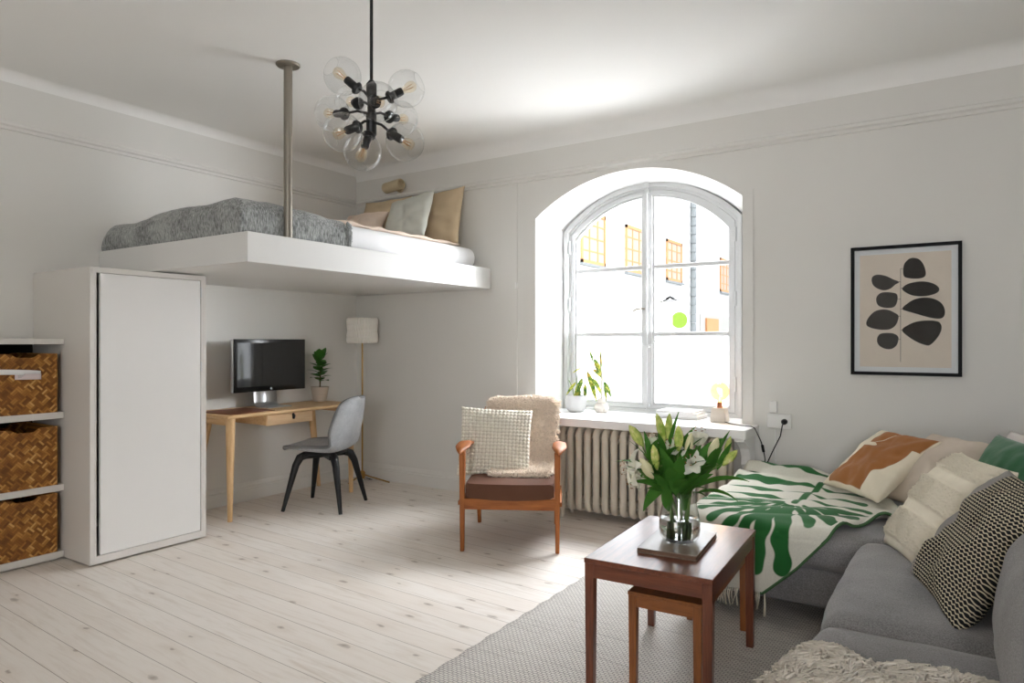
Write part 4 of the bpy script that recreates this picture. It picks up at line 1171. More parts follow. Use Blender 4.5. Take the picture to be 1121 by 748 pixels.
stemob('lily stem with a half-open white bloom pointing up right of centre', B(0.049, 0.044, 0.319), (.014, -.01), [
    (B(0.023, 0.016, 0.211), B(0.092, 0.084, 0.293), .032, .3), (B(0.025, 0.041, 0.224), B(0.056, 0.085, 0.384), .024, .1), (B(0.045, -0.018, 0.202), B(0.136, 0.018, 0.19), .036, .9), (B(0.033, -0.014, 0.19), B(0.113, 0.015, 0.262), .036, .4)],
    flowers=[(B(0.054, 0.048, 0.354), V((.1, -.15, 1)), 0.086, .42, .1), (B(0.054, -0.024, 0.295), V((.2, -.8, .4)), 0.072, .7, .4)], palebuds=[(B(0.033, -0.014, 0.326), B(0.047, -0.004, 0.407), .015)], seed=5)
stemob('lily stem leaning far right with plump pale buds over the throw', B(0.115, 0.1, 0.283), (.024, .01), [
    (B(0.046, 0.031, 0.194), B(0.213, 0.14, 0.242), .034, .6), (B(0.069, 0.069, 0.224), B(0.144, 0.13, 0.399), .032, .1), (B(0.112, 0.098, 0.259), B(0.156, 0.126, 0.359), .026, .1), (B(0.058, 0.015, 0.181), B(0.195, 0.104, 0.164), .026, .8), (B(0.05, -0.002, 0.183), B(0.107, 0.011, 0.171), .03, .8), (B(0.089, 0.059, 0.245), B(0.138, 0.067, 0.345), .024, .2)],
    buds=[(B(0.135, 0.113, 0.283), B(0.176, 0.139, 0.335), .0165), (B(0.132, 0.135, 0.307), B(0.147, 0.156, 0.383), .012)], palebuds=[(B(0.098, 0.053, 0.309), B(0.124, 0.069, 0.387), .0185)], seed=6)

stemob('short leafy lily stem crowding the left of the vase mouth', B(-0.038, -0.06, 0.258), (-0.03, 0.0), [(B(-0.027, -0.053, 0.156), B(-0.027, -0.136, 0.265), 0.04, 0.4), (B(-0.024, -0.051, 0.115), B(-0.021, -0.097, 0.225), 0.036, 0.2), (B(-0.029, -0.018, 0.122), B(-0.017, -0.011, 0.228), 0.04, 0.2)], seed=11)
stemob('short leafy lily stem crowding the right of the vase mouth', B(0.047, -0.004, 0.268), (0.03, -0.02), [(B(0.027, -0.017, 0.156), B(0.089, -0.037, 0.241), 0.04, 0.4), (B(0.021, -0.009, 0.113), B(0.051, -0.037, 0.23), 0.036, 0.2), (B(0.012, 0.008, 0.135), B(0.018, -0.011, 0.266), 0.04, 0.2)], seed=12)
stemob('leafy lily stem at the back of the vase behind the open blooms', B(-0.021, 0.071, 0.33), (0.0, 0.035), [(B(-0.016, 0.026, 0.17), B(-0.004, 0.094, 0.3), 0.04, 0.4), (B(-0.019, 0.024, 0.153), B(-0.069, 0.051, 0.283), 0.04, 0.3)], seed=13)

# ------------------------------------------------------------------ chandelier
CP = V((-1.976, 1.995, 2.163))
cl = thing('chandelier', 'black chandelier of nine clear glass globes hanging from the ceiling', 'chandelier', CP)
mb = MB(); mb.tube([(0, 0, .08), (0, 0, CE-CP.z)], .0065, 10); mb.lathe([(0, -.02), (.055, -.02), (.06, 0), (0, 0)], 24, (0, 0, CE-CP.z), None, False, False); mb.build('rod', M['black'], cl)
mb = MB(); mb.lathe([(0, -.085), (.018, -.085), (.021, -.08), (.021, .0), (.016, .005), (.016, .07), (.021, .075), (.021, .12), (.01, .135), (0, .135)], 20, cap0=False, cap1=False); mb.build('hub', M['black'], cl)
GL = [(-0.104, -0.057, 0.156, 0.055), (0.091, 0.106, 0.116, 0.03), (0.115, -0.081, 0.004, 0.05), (-0.238, 0.011, 0.049, 0.0), (-0.021, -0.134, -0.103, -0.03), (-0.007, -0.041, -0.159, -0.06), (0.168, 0.013, -0.135, -0.03), (-0.019, 0.19, 0.037, 0), (-0.211, 0.1, 0.118, 0.03)]
GR = .0745
for gx, gy, gz, hz in GL:
    c_ = V((gx, gy, gz))
    h_ = V((0, 0, hz)); ax = (c_-h_).normalized()
    s0 = c_-ax*GR*1.02
    mid = lerp(h_, s0, .5)+V((0, 0, .012))
    mb = MB(); mb.tube([h_, mid, s0], .0055, 8); arm = mb.build('arm', M['black'], cl)
    mb = MB(); mb.lathe([(0, -.012), (.02, -.012), (.026, -.004), (.026, .002), (.0165, .004), (.0165, .05), (.0145, .056), (0, .056)], 20, s0, ax, False, False); mb.build('socket', M['black'], arm)
    mb = MB()
    a0, a1 = math.asin(.02/GR), PI-math.asin(.040/GR)
    pr = [(GR*math.sin(lerp(a0, a1, q/26)), -GR*math.cos(lerp(a0, a1, q/26))) for q in range(27)]
    mb.lathe(pr, 44, c_, ax, False, False)
    rr, zz = pr[-1]
    o_ = ax.orthogonal().normalized(); o2 = ax.cross(o_)
    mb.tube([c_+ax*zz+(o_*math.cos(t)+o2*math.sin(t))*rr for t in [2*PI*q/44 for q in range(44)]], .0014, 6, closed=True)
    mb.build('globe_shade', M['globe'], arm, angle=0)
    mb = MB(); b0 = s0+ax*.054
    mb.lathe([(.011, 0), (.013, .012), (.0215, .035), (.0225, .045), (.018, .058), (.008, .066), (0, .067)], 20, b0, ax, False, False); bo = mb.build('bulb', M['bulbclear'], arm, angle=0)
    mb = MB(); 
    for t in range(4):
        q = (o_*math.cos(t*PI/2)+o2*math.sin(t*PI/2))
        mb.tube([b0+ax*.008+q*.003, b0+ax*.05+q*.009], .0011, 5)
    mb.build('filament', M['filcold'], bo)
# ------------------------------------------------------------------ corner sofa
SF = (.0, 3.0, .0)
sf = thing('corner_sofa', 'grey L-shaped corner sofa with loose seat and back cushions', 'sofa', SF)
def sx(mb, x0, x1, y0, y1, z0, z1, r=.02, n=3): mb.rbox(x0-SF[0], x1-SF[0], y0-SF[1], y1-SF[1], z0, z1, r, n)
def soft(name, x0, x1, y0, y1, z0, z1, r, puff, seed, mat='sofa', crown=0, lean=0, lab=None):
    """upholstered cushion: rounded block, faces puffed out, slight wrinkles"""
    bm = bmesh.new(); bmesh.ops.create_cube(bm, size=2)
    bmesh.ops.subdivide_edges(bm, edges=bm.edges[:], cuts=23, use_grid_fill=True)
    hx, hy, hz = (x1-x0)/2, (y1-y0)/2, (z1-z0)/2
    for v in bm.verts:
        u, w, t = v.co
        p = V((u*hx, w*hy, t*hz))
        q = V((max(-hx+r, min(hx-r, p.x)), max(-hy+r, min(hy-r, p.y)), max(-hz+r, min(hz-r, p.z))))
        d = p-q
        if d.length > 1e-6: p = q+d.normalized()*min(r, d.length if d.length < r else r)
        n_ = V((u**7, w**7, t**7)); 
        e = (1-u*u)*(1-w*w)+(1-u*u)*(1-t*t)+(1-w*w)*(1-t*t)
        p += V((u*(1-w*w)*(1-t*t), w*(1-u*u)*(1-t*t), t*(1-u*u)*(1-w*w)))*puff
        p.z += crown*(1-u*u)*(1-w*w)*(t > 0)
        f = nz((p.x, p.y, p.z), 6, seed)*.006+nz((p.x, p.y, p.z), 14, seed)*.002
        p += V((u, w, t)).normalized()*f
        p.x += lean*(p.z+hz)
        v.co = p+V(((x0+x1)/2-SF[0], (y0+y1)/2-SF[1], (z0+z1)/2))
    mb = MB(); mb.bm(bm); o = mb.build(name, M[mat], sf, angle=0)
    return o
mb = MB(); sx(mb, -1.07, .74, 3.175, 4.45, .105, .275, .02); mb.build('chaise_base', M['sofa'], sf)
mb = MB(); sx(mb, -.295, .74, .7, 3.17, .105, .275, .02); mb.build('seat_base', M['sofa'], sf)
soft('chaise_cushion', -1.085, .50, 3.135, 4.46, .268, .435, .055, .012, 2.0)
soft('seat_cushion', -.345, .48, 2.165, 3.12, .268, .448, .062, .018, 5.0)
soft('seat_cushion', -.345, .48, 1.195, 2.155, .268, .448, .062, .018, 7.5)
mb = MB(); sx(mb, .46, .74, .7, 4.45, .275, .62, .05, 4); mb.build('sofa_back', M['sofa'], sf)
mb = MB(); sx(mb, -.30, .70, .55, .78, .105, .56, .05, 4); mb.build('armrest', M['sofa'], sf)
soft('seat_cushion', -.345, .48, .79, 1.185, .268, .448, .062, .018, 8.5)
soft('back_cushion', .075, .36, 1.42, 2.36, .438, .79, .12, .03, 9.0, lean=.16)
soft('back_cushion', .21, .45, 2.62, 3.45, .438, .66, .10, .02, 11.0, lean=.1)
mb = MB()
for x, y in ((-1.0, 3.25), (-1.0, 4.38), (-.22, .8), (.66, .8), (.66, 4.38), (-.22, 3.1)):
    mb.box(x-.03, x+.03, y-.03, y+.03, 0.012 if y < 3.4 else 0, .108)
mb2 = MB()
for a in range(0, len(mb.v), 1): mb2.v.append((mb.v[a][0]-SF[0], mb.v[a][1]-SF[1], mb.v[a][2]))
mb2.f = mb.f; mb2.mi = mb.mi; o = mb2.build('legs', M['blackpl'], sf, smooth=False); o['label'] = 'dark block feet'

# ------------------------------------------------------------------ green palm-leaf throw
YB, YF, ZT = 4.40, 3.128, .452
TOPL = YB-YF-.05
def smin(x): return interp(x, [(-.64, .0), (-.45, .32), (-.22, .76), (-.17, .84)])
def smax(x): return interp(x, [(-1.2, TOPL+.30), (-.98, TOPL+.33), (-.72, TOPL+.335), (-.58, TOPL+.20), (-.46, TOPL+.06), (-.40, TOPL-.06), (-.30, .97), (-.22, .94), (-.17, .88)])
def drape(x, s):
    r = .05
    if s < TOPL: y, z = YB-s, ZT
    elif s < TOPL+r*PI/2: a = (s-TOPL)/r; y, z = YF+r-r*math.sin(a)-.0, ZT-r+r*math.cos(a)
    else: y, z = YF-.004, ZT-r-(s-TOPL-r*PI/2)
    top = sm(TOPL+.05, TOPL-.06, s)
    # folds: a bunched ridge towards the wall, ripples along the free edge
    ridge = .055*math.exp(-((s-.10-.10*(x+1))/.09)**2)*sm(-.5, -.75, x)+.035*math.exp(-((s-.36-.18*(x+.9))/.07)**2)*sm(-.45, -.7, x)
    rip = .012*math.sin(s*17+x*9)+.010*nz((x, s, 0), 5, 3)
    free = sm(.10, 0, min(abs(s-smin(x)), abs(s-smax(x)))) if x > -.5 else 0
    z += top*(ridge+abs(rip)*.9+.018*free*(.6+math.sin(x*40)))
    y -= (1-top)*(.012+.012*math.sin(x*19+1)+.006*nz((x, s, 2), 7))
    xx = x
    if x < -1.075:
        k = -1.075-x; z -= k*1.0*top; xx = -1.075-.02*min(1, k*30)
    return V((xx, y, z))
# leaflets: (base x, base s, angle in degrees from +x towards +s, length, half width)
LFS = []
Cx, Cs = -.671, .86
for a, l_, w_ in ((172, .42, .027), (159, .44, .024), (147, .44, .022), (136, .45, .022), (126, .46, .022), (116, .49, .024), (107, .53, .029), (98, .58, .038), (86.5, .56, .037), (70, .36, .026), (54, .35, .037), (33, .31, .036), (16, .30, .028)):
    LFS.append((Cx+.05*math.cos(math.radians(a)), Cs+.05*math.sin(math.radians(a)), a, l_, w_))
SP = [(-.55, .12), (-.60, .34), (-.645, .58), (-.671, .86)]
for t, a, l_, w_ in ((.12, 196, .46, .03), (.12, -2, .2, .02), (.32, 192, .50, .034), (.32, 8, .2, .022), (.52, 190, .46, .034), (.52, 14, .24, .02), (.72, 186, .42, .032), (.72, 20, .30, .022), (.86, 24, .36, .022), (.9, 180, .36, .026)):
    k = t*3; i = min(2, int(k)); f = k-i
    LFS.append((lerp(SP[i][0], SP[i+1][0], f), lerp(SP[i][1], SP[i+1][1], f), a, l_, w_))
def leafpat(x, s):
    d = 9
    for i in range(3):
        ax, as_ = SP[i]; bx, bs = SP[i+1]; t = max(0, min(1, ((x-ax)*(bx-ax)+(s-as_)*(bs-as_))/((bx-ax)**2+(bs-as_)**2)))
        d = min(d, math.hypot(x-ax-(bx-ax)*t, s-as_-(bs-as_)*t)-.016)
    for bx, bs, a, l_, w_ in LFS:
        ca, sa = math.cos(math.radians(a)), math.sin(math.radians(a)); dx, ds = x-bx, s-bs
        t = dx*ca+ds*sa; n_ = -dx*sa+ds*ca
        n_ += .005*math.sin(t*46+a)
        tt = max(0, min(l_-w_, t)); wid = w_*.93*(.34+.66*sm(0, .5, tt/l_))+.0035*math.sin(t*62+a*3)
        d = min(d, math.hypot(t-tt, n_)-wid)
    return d
mb = MB(); NU, NV = 190, 230; pats = []
vs = []
for j in range(NV+1):
    for i in range(NU+1):
        x = lerp(-1.19, -.17, i/NU); s = lerp(smin(x), smax(x), j/NV)
        vs.append(drape(x, s)); pats.append(leafpat(x, s))
mb.add(vs, [(j*(NU+1)+i, j*(NU+1)+i+1, (j+1)*(NU+1)+i+1, (j+1)*(NU+1)+i) for j in range(NV) for i in range(NU)])
mb.pat = pats
tw_ = tag(mb.build('throw', M['throw'], solid=.011, angle=0), 'cream throw with a big green palm leaf draped over the chaise of the sofa', 'throw')
mb = MB()
hem = [drape(x, smax(x)-.002)+V((0, -.002, 0)) for x in [lerp(-.73, -.17, k/60) for k in range(61)]]
mb.tube(hem, .007, 6); o = mb.build('hem', mk('dark_green_hem', lin(70, 104, 66), .95, var=.2, vscale=60), tw_, angle=0); o['label'] = 'green whipped hem'
mb = MB(); rng = random.Random(2)
for k in range(44):
    x = lerp(-1.07, -.735, k/43); p = drape(x, smax(x))
    mb.tube([p, p+V((rng.uniform(-.006, .006), -.006, -.03)), p+V((rng.uniform(-.012, .012), -.004+rng.uniform(-.008, .004), -.07-rng.random()*.012))], [.0032, .0028, .0016], 5)
p = drape(-.712, smax(-.712))
for k in range(3): mb.tube([p, p+V((.002*k, -.004, -.05)), p+V((.004*k-.004, -.003, -.105))], [.003, .0026, .0014], 5)
mb.build('fringe', mk('cream_yarn', lin(220, 214, 196), .95), tw_, angle=0)['kind'] = 'stuff'

# ------------------------------------------------------------------ loose cushions on the sofa
def tanpat(u, v, side):
    # an abstract tan shape covering most of the front, cream showing at two sides
    if side < 0: return .1
    l_ = u+.62-.16*math.sin(v*2.4+.4)-.10*math.cos(v*5); r_ = .62+.22*math.sin((v+.35)*2.6)-u if v < .45 else .96-u
    b_ = v+.95; t_ = .97-v
    d = min(l_, r_, b_, t_)
    notch = math.hypot((u+.42)/1.0, (v-.28)/.32)-.30
    notch2 = abs(u+.20-.10*math.sin((v-.5)*5))-.012 if .30 < v < .85 else 1
    return -.3*min(d, notch, notch2 if v > .3 else 1)
pillow('cushion', M['tanprint'], .45, .44, .15, (-.335, 3.905, .632), (.29, -.35, .0), (.25, .21, .27), 'tan and cream print cushion lying against the wall beside the green throw', n=90, seed=8.2, pat=tanpat, pinch=.08)
pillow('cushion', M['beige'], .42, .44, .15, (-.10, 3.79, .635), (.30, -.36, .0), (.24, .2, .30), 'plain greige cushion between the tan print cushion and the green cushion', seed=6.3)
def tuft(u, v, side):
    s = (v+1)/2
    band = sm(.0, .03, s-.06)*sm(.36, .33, s)+sm(.43, .46, s)*sm(.70, .67, s)+sm(.78, .81, s)*sm(.985, .96, s)
    return .014*band*(.35+1.1*abs(nz((u*42, v*42, side), 1, 3)))
def taper(q, u, v, side): return (q[0]*(1.0-.06*v), q[1], q[2]-.02*u*u)
pillow('cushion', M['cream'], .46, .47, .15, (-.055, 2.965, .635), (.36, -.93, 0), (.52, .36, .86), 'cream cushion with bands of shaggy tufting on the sofa seat corner', n=150, seed=3.3, disp=tuft, deform=taper, wr=.010)
pillow('cushion', M['stripe'], .50, .48, .17, (.065, 2.535, .632), (.27, -.95, 0), (.58, .30, .82), 'grey cushion with black and cream dashes standing nearest the viewer on the sofa', n=60, seed=9.7, wr=.02)
pillow('cushion', M['green'], .50, .46, .15, (.15, 3.27, .66), (.46, -.88, 0), (.40, .28, .82), 'plain dark green cushion behind the cream tufted cushion', seed=4.9)
pillow('cushion', M['offwhite'], .46, .46, .15, (.25, 3.74, .63), (.6, -.8, 0), (.35, .3, .8), 'off-white cushion at the far right behind the green cushion', seed=1.9)

# ------------------------------------------------------------------ sheepskin on the near seat
SHX = [(-.46, .27), (-.405, .36), (-.375, .43), (-.33, .463), (-.25, .474), (-.1, .478), (.03, .476), (.12, .47)]
def shp(u, v):
    s = u*(len(SHX)-1); k = min(len(SHX)-2, int(s)); f = s-k
    x = lerp(SHX[k][0], SHX[k+1][0], f); z = lerp(SHX[k][1], SHX[k+1][1], f)
    y0, y1 = 1.08, interp(u, [(0, 1.60), (.2, 1.74), (.4, 1.84), (.8, 1.86), (1, 1.80)])+.02*math.sin(u*17)
    y = lerp(y0, y1, v)
    return V((x, y, z+.006*nz((x, y, 0), 9)))
mb = MB(); mb.grid(shp, 30, 30)
so = tag(mb.build('sheepskin', M['sheepskin'], solid=.01, angle=0), 'curly greyish white sheepskin draped over the near sofa seat edge', 'sheepskin')
rng = random.Random(8); smp = []
for k in range(11000):
    u, v = rng.random(), rng.random()**.7; p = shp(u, v)
    du = shp(min(1, u+.02), v)-shp(max(0, u-.02), v); nn = V((-du.z, 0, du.x)).normalized()
    smp.append((p+nn*.003, nn))
for k in range(900): u = rng.random(); smp.append((shp(u, 1), V((0, 1, .3))))
pile = MB()
for p, nn in smp:
    L_ = rng.uniform(.022, .042); w0 = nz((p.x*14, p.y*14, 0), 1, 4)*3; t1 = V((math.cos(w0), math.sin(w0)*.8+.3, 0))+V((rng.uniform(-.35, .35), rng.uniform(-.35, .35), 0))
    q = p+nn*L_*.5+t1*L_*.2; q2 = q+t1*L_*.5+nn*L_*.05; q3 = q2+V((t1.y, -t1.x, -.35))*L_*.4
    rr = .0036*rng.uniform(.6, 1.3)
    pile.tube([p-nn*.004, q, q2, q3], [rr, rr*1.1, rr*.8, rr*.2], 4)
po = pile.build('pile', M['sheepskin'], so, angle=0); po['kind'] = 'stuff'

# ------------------------------------------------------------------ framed leaf print
R_ = [[(-0.0065, 0.235), (0.0015, 0.27), (0.0215, 0.292), (0.0425, 0.298), (0.0705, 0.289), (0.0905, 0.264), (0.1025, 0.229), (0.1045, 0.197), (0.0875, 0.181), (0.0525, 0.178), (0.0155, 0.184), (-0.0035, 0.197)], [(-0.0115, 0.123), (0.0095, 0.146), (0.0465, 0.158), (0.0875, 0.161), (0.1295, 0.152), (0.1585, 0.134), (0.1705, 0.113), (0.1585, 0.093), (0.1235, 0.08), (0.0815, 0.076), (0.0395, 0.083), (0.0065, 0.101)], [(-0.0115, 0.008), (0.0155, 0.038), (0.0525, 0.061), (0.0995, 0.069), (0.1465, 0.059), (0.1815, 0.033), (0.1965, -0.004), (0.1935, -0.037), (0.1765, -0.052), (0.1415, -0.05), (0.0995, -0.038), (0.0585, -0.023), (0.0155, -0.008)], [(-0.0125, -0.116), (0.0155, -0.088), (0.0585, -0.068), (0.1055, -0.062), (0.1465, -0.064), (0.1725, -0.075), (0.1815, -0.104), (0.1725, -0.138), (0.1525, -0.172), (0.1235, -0.202), (0.0995, -0.2), (0.0645, -0.185), (0.0215, -0.155)]]
L_S = [[(-0.0265, 0.163), (-0.0575, 0.18), (-0.0955, 0.202), (-0.1355, 0.211), (-0.1605, 0.203), (-0.1685, 0.18), (-0.1585, 0.148), (-0.1325, 0.127), (-0.1015, 0.118), (-0.0705, 0.127), (-0.0455, 0.149)], [(-0.0345, 0.063), (-0.0385, 0.092), (-0.0575, 0.102), (-0.0925, 0.107), (-0.1225, 0.102), (-0.1415, 0.081), (-0.1435, 0.053), (-0.1305, 0.028), (-0.1015, 0.016), (-0.0675, 0.015), (-0.0455, 0.027)], [(-0.0295, -0.035), (-0.0505, -0.014), (-0.0825, 0.003), (-0.1205, 0.006), (-0.1555, -0.007), (-0.1835, -0.038), (-0.1965, -0.071), (-0.1865, -0.093), (-0.1515, -0.107), (-0.1075, -0.113), (-0.0705, -0.108), (-0.0425, -0.083)], [(-0.0295, -0.168), (-0.0355, -0.148), (-0.0575, -0.134), (-0.0925, -0.131), (-0.1225, -0.136), (-0.1375, -0.156), (-0.1395, -0.182), (-0.1255, -0.208), (-0.0955, -0.224), (-0.0655, -0.224), (-0.0405, -0.204)]]
CON = [(.239, -.0045), (.164, -.0295), (.126, -.0085), (.064, -.0345), (.007, -.0085), (-.035, -.0315), (-.116, -.0085), (-.168, -.0305)]
def smooth_loop(pts, m=5):
    out = []; n = len(pts)
    for i in range(n):
        a, b, c_, d = (V((*pts[(i+k) % n], 0)) for k in (-1, 0, 1, 2))
        for q in range(m):
            f = q/m; p = .5*((2*b)+(-a+c_)*f+(2*a-5*b+4*c_-d)*f*f+(-a+3*b-3*c_+d)*f**3); out.append((p.x, p.y))
    return out
pf = thing('framed_print', 'black framed print of dark oval leaves on a sand ground above the sofa', 'picture', (-.2635, WW, 1.431))
mb = MB(); hw, hh, fw = .278, .377, .019
o4 = [(-hw, -hh), (-hw, hh), (hw, hh), (hw, -hh)]; i4 = [(-hw+fw, -hh+fw), (-hw+fw, hh-fw), (hw-fw, hh-fw), (hw-fw, -hh+fw)]
mb.loopframe(o4, i4, -.026, -.001); mb.build('frame', M['frame'], pf, smooth=False, bevel=.0015)
mb = MB(); mb.box(-hw+.012, hw-.012, -.012, -.002, -hh+.012, hh-.012); mb.build('mount', M['mat'], pf, smooth=False)
mb = MB(); mb.box(-.2305, .2275, -.0128, -.0115, -.329, .328); pr_ = mb.build('print', M['print'], pf, smooth=False)
def inkob(name, loops, m):
    mb = MB()
    for lp_ in loops: mb.prism(smooth_loop(lp_), 'y', -.0134, -.0125)
    return mb.build(name, M[m], pr_, smooth=False)
inkob('printed_leaf', R_, 'inkR'); inkob('printed_leaf', L_S, 'inkL')
mb = MB(); mb.box(-.0207, -.0183, -.0133, -.0125, -.299, .240)
for z, x in CON: mb.box(min(x, -.0195), max(x, -.0195), -.0133, -.0125, z-.0011, z+.0011)
mb.build('printed_stem', M['inkR'], pr_, smooth=False)
mb = MB(); mb.box(-hw+.015, hw-.015, -.0185, -.017, -hh+.015, hh-.015); mb.build('glass', M['picglass'], pf, smooth=False)

# ------------------------------------------------------------------ wall socket, conduits, cords
ws = thing('wall_socket', 'white double wall socket with a black plug beside the window', 'socket', (-.948, WW, .748))
mb = MB(); mb.rbox(-.072, .072, -.03, .002, -.045, .045, .008, 3); mb.build('housing', M['plate'], ws)
for x in (-.034, .034):
    mb = MB(); mb.lathe([(.021, 0), (.019, -.012), (0, -.012)], 24, (x, -.0285, 0), (0,-1,0), False, False); mb.build('outlet', M['cover3'], ws)
mb = MB(); mb.lathe([(0, 0), (.018, 0), (.018, .02), (.012, .03), (.009, .034), (0, .034)], 20, (.034, -.029, 0), (0,-1,0), False, False); o = mb.build('plug', M['blackpl'], ws)
cd = thing('junction_box', 'small white junction box and conduit above the wall socket', 'conduit', (-.985, WW, .84))
mb = MB(); mb.rbox(-.022, .022, -.022, .002, -.038, .032, .004, 2); mb.build('box', M['plate'], cd)
mb = MB(); mb.tube([(.012, -.006, -.13), (.012, -.006, -.6)], .0055, 8); mb.build('conduit', M['plate'], cd)
mb = MB(); mb.tube([(-.914, 4.49, .745), (-.918, 4.47, .728), (-.935, 4.50, .66), (-.985, 4.525, .56), (-1.02, 4.53, .48), (-1.035, 4.53, .40), (-1.06, 4.53, .1), (-1.06, 4.53, .006)], .0035, 8)
tag(mb.build('power_cord', M['black'], angle=0), 'black cord running down from the plug in the wall socket', 'cord')
wc = thing('wall_conduit', 'thin white vertical cable conduit on the wall left of the window', 'conduit', (-2.925, WW, 0))
mb = MB(); mb.box(-.006, .006, -.007, .001, .14, 2.50); mb.build('channel', M['trim'], wc, smooth=False)
mb = MB(); mb.rbox(-.008, .008, -.016, .0, 1.67, 1.715, .003, 2); o = mb.build('clip', M['plate'], wc)

# ------------------------------------------------------------------ things on the window sill
SZ = .715
p1 = thing('potted_plant', 'yellow-green variegated plant in a rounded pale grey pot at the left end of the sill', 'plant', (-2.455, 4.66, SZ))
mb = MB(); mb.lathe([(0, 0), (.05, 0), (.066, .012), (.079, .05), (.082, .09), (.076, .124), (.07, .124), (.074, .09), (.06, .03), (0, .02)], 36, cap0=False, cap1=False); mb.build('pot', M['greypot'], p1, angle=60)
mb = MB(); mb.lathe([(0, .108), (.071, .104)], 24, cap0=False, cap1=False); mb.build('soil', M['soil'], p1)
W1 = V((-2.455, 4.66, SZ))
def sq(a, b): return CAMR*a+V((0, 0, b))      # metres along the sill and up
mb = MB()
for pts in ([(0.000, 0.098), (0.042, 0.196), (0.084, 0.294), (0.112, 0.371), (0.133, 0.434)], [(-0.014, 0.098), (-0.028, 0.182), (-0.056, 0.238)], [(0.021, 0.112), (0.056, 0.182), (0.098, 0.266)], [(0.007, 0.112), (0.007, 0.252), (0.028, 0.336), (0.056, 0.378)]):
    mb.tube([sq(*q) for q in pts], .003, 6)
mb.build('stem', M['stemg'], p1)
for a, b, W_, dr in (((0.049, 0.259), (-0.021, 0.070), .044, .25), ((0.000, 0.224), (-0.077, 0.126), .026, .3), ((0.070, 0.210), (0.070, 0.070), .034, .2), ((0.084, 0.308), (0.154, 0.084), .046, .15), ((0.133, 0.406), (0.203, 0.238), .048, .25), ((0.126, 0.385), (0.098, 0.476), .02, .2), ((0.126, 0.322), (0.182, 0.266), .03, .5), ((-0.028, 0.294), (0.056, 0.343), .014, .3), ((0.126, 0.252), (0.196, 0.126), .036, .3), ((0.028, 0.182), (0.014, 0.042), .03, .2)):
    mb = MB(); A_, B_ = sq(*a), sq(*b); mb.leaf(A_+CAMF*-.01, (B_-A_).normalized()+V((0, 0, dr*.5)), (B_-A_).length*1.05, W_, dr, CAMR+CAMF*.4, 9, .18); mb.build('leaf', M['varileaf'], p1, angle=0)
p2 = thing('bud_vase', 'tiny ribbed white vase holding a long stalk with hanging leaves on the sill', 'vase', (-2.26, 4.70, SZ))
def rib(u, v):
    a = 2*PI*u; r_ = interp(v, [(0, .034), (.12, .047), (.45, .055), (.75, .05), (.95, .04), (1, .036)])*(1+.035*abs(math.sin(a*9)))
    return (r_*math.cos(a), r_*math.sin(a), .072*v)
mb = MB(); mb.grid(rib, 144, 14); mb.lathe([(0, .0), (.034, 0)], 24, cap0=False, cap1=False)
mb.lathe([(.036, .071), (.025, .074), (.03, .085), (.033, .095), (.026, .105), (.014, .11), (.013, .104), (0, .1)], 28, cap0=False, cap1=False); mb.build('body', M['ribpot'], p2, angle=60)
mb = MB(); mb.tube([(0, 0, .1), (.002, 0, .2), (.0, 0, .31), (-.012, 0, .37), (-.02, .0, .43)], [.008, .007, .005, .004, .003], 8); mb.build('stalk', mk('pale_stalk', lin(206, 204, 178), .6), p2)
for a, b, W_, dr in (((0.014, 0.234), (0.071, 0.120), .042, .15), ((0.021, 0.219), (0.035, 0.092), .03, .2), ((0.000, 0.333), (-0.014, 0.489), .018, .1)):
    A_ = sq(*a); B_ = sq(*b)
    mb = MB(); mb.leaf(A_, (B_-A_).normalized()+V((0, 0, dr*.5)), (B_-A_).length*1.08, W_, dr, CAMR+CAMF*.5, 8, .2); mb.build('leaf', M['varileaf'], p2, angle=0)
# magazines
z = SZ
for k, (tt, wd_, dp, m_, dx, rz, lab) in enumerate(((.014, .30, .225, 'cover2', 0, .01, 'grey-covered magazine at the bottom of the stack on the sill'), (.012, .295, .22, 'cover1', .004, -.02, 'white magazine second from the bottom of the sill stack'), (.016, .29, .22, 'cover3', -.002, .03, 'pale grey magazine third from the bottom of the sill stack'), (.012, .27, .21, 'cover1', -.01, -.03, 'white magazine lying on top of the stack on the sill'))):
    bo_ = thing('magazine', lab, 'magazine', (-1.635+dx, 4.68, z), rz, 'magazines stacked on the sill')
    mb = MB(); mb.box(-wd_/2, wd_/2, -dp/2, dp/2, 0, .0018); mb.box(-wd_/2, wd_/2, -dp/2, dp/2, tt-.0018, tt); mb.box(-wd_/2, -wd_/2+.0018, -dp/2, dp/2, 0, tt); mb.build('cover', M[m_], bo_, smooth=False)
    mb = MB(); mb.box(-wd_/2+.001, wd_/2-.002, -dp/2+.002, dp/2-.002, .0018, tt-.0018); mb.build('pages', M['paper'], bo_, smooth=False)
    z += tt
# bulb lamp
bl_ = thing('table_lamp', 'round amber filament bulb lamp on a marble block at the right of the sill', 'lamp', (-1.335, 4.575, SZ))
mb = MB(); bm = bmesh.new(); bmesh.ops.create_cube(bm, size=1)
for v in bm.verts: s_ = .052 if v.co.z < 0 else .043; v.co = V((math.copysign(s_, v.co.x), math.copysign(s_, v.co.y), .094 if v.co.z > 0 else 0))
bmesh.ops.bevel(bm, geom=bm.edges[:], offset=.004, segments=2, affect='EDGES'); mb.bm(bm); mb.build('base', M['marble'], bl_, smooth=False)
mb = MB(); mb.lathe([(0, .09), (.0175, .09), (.0175, .128), (.015, .131), (0, .131)], 24, cap0=False, cap1=False); o = mb.build('socket', M['copper'], bl_); o['label'] = 'copper bulb socket'
mb = MB(); r_ = .063; pr = [(.0135, .131), (.015, .14)]+[(r_*math.sin(t), .204-r_*math.cos(t)) for t in [lerp(.36, PI, q/20) for q in range(21)]]
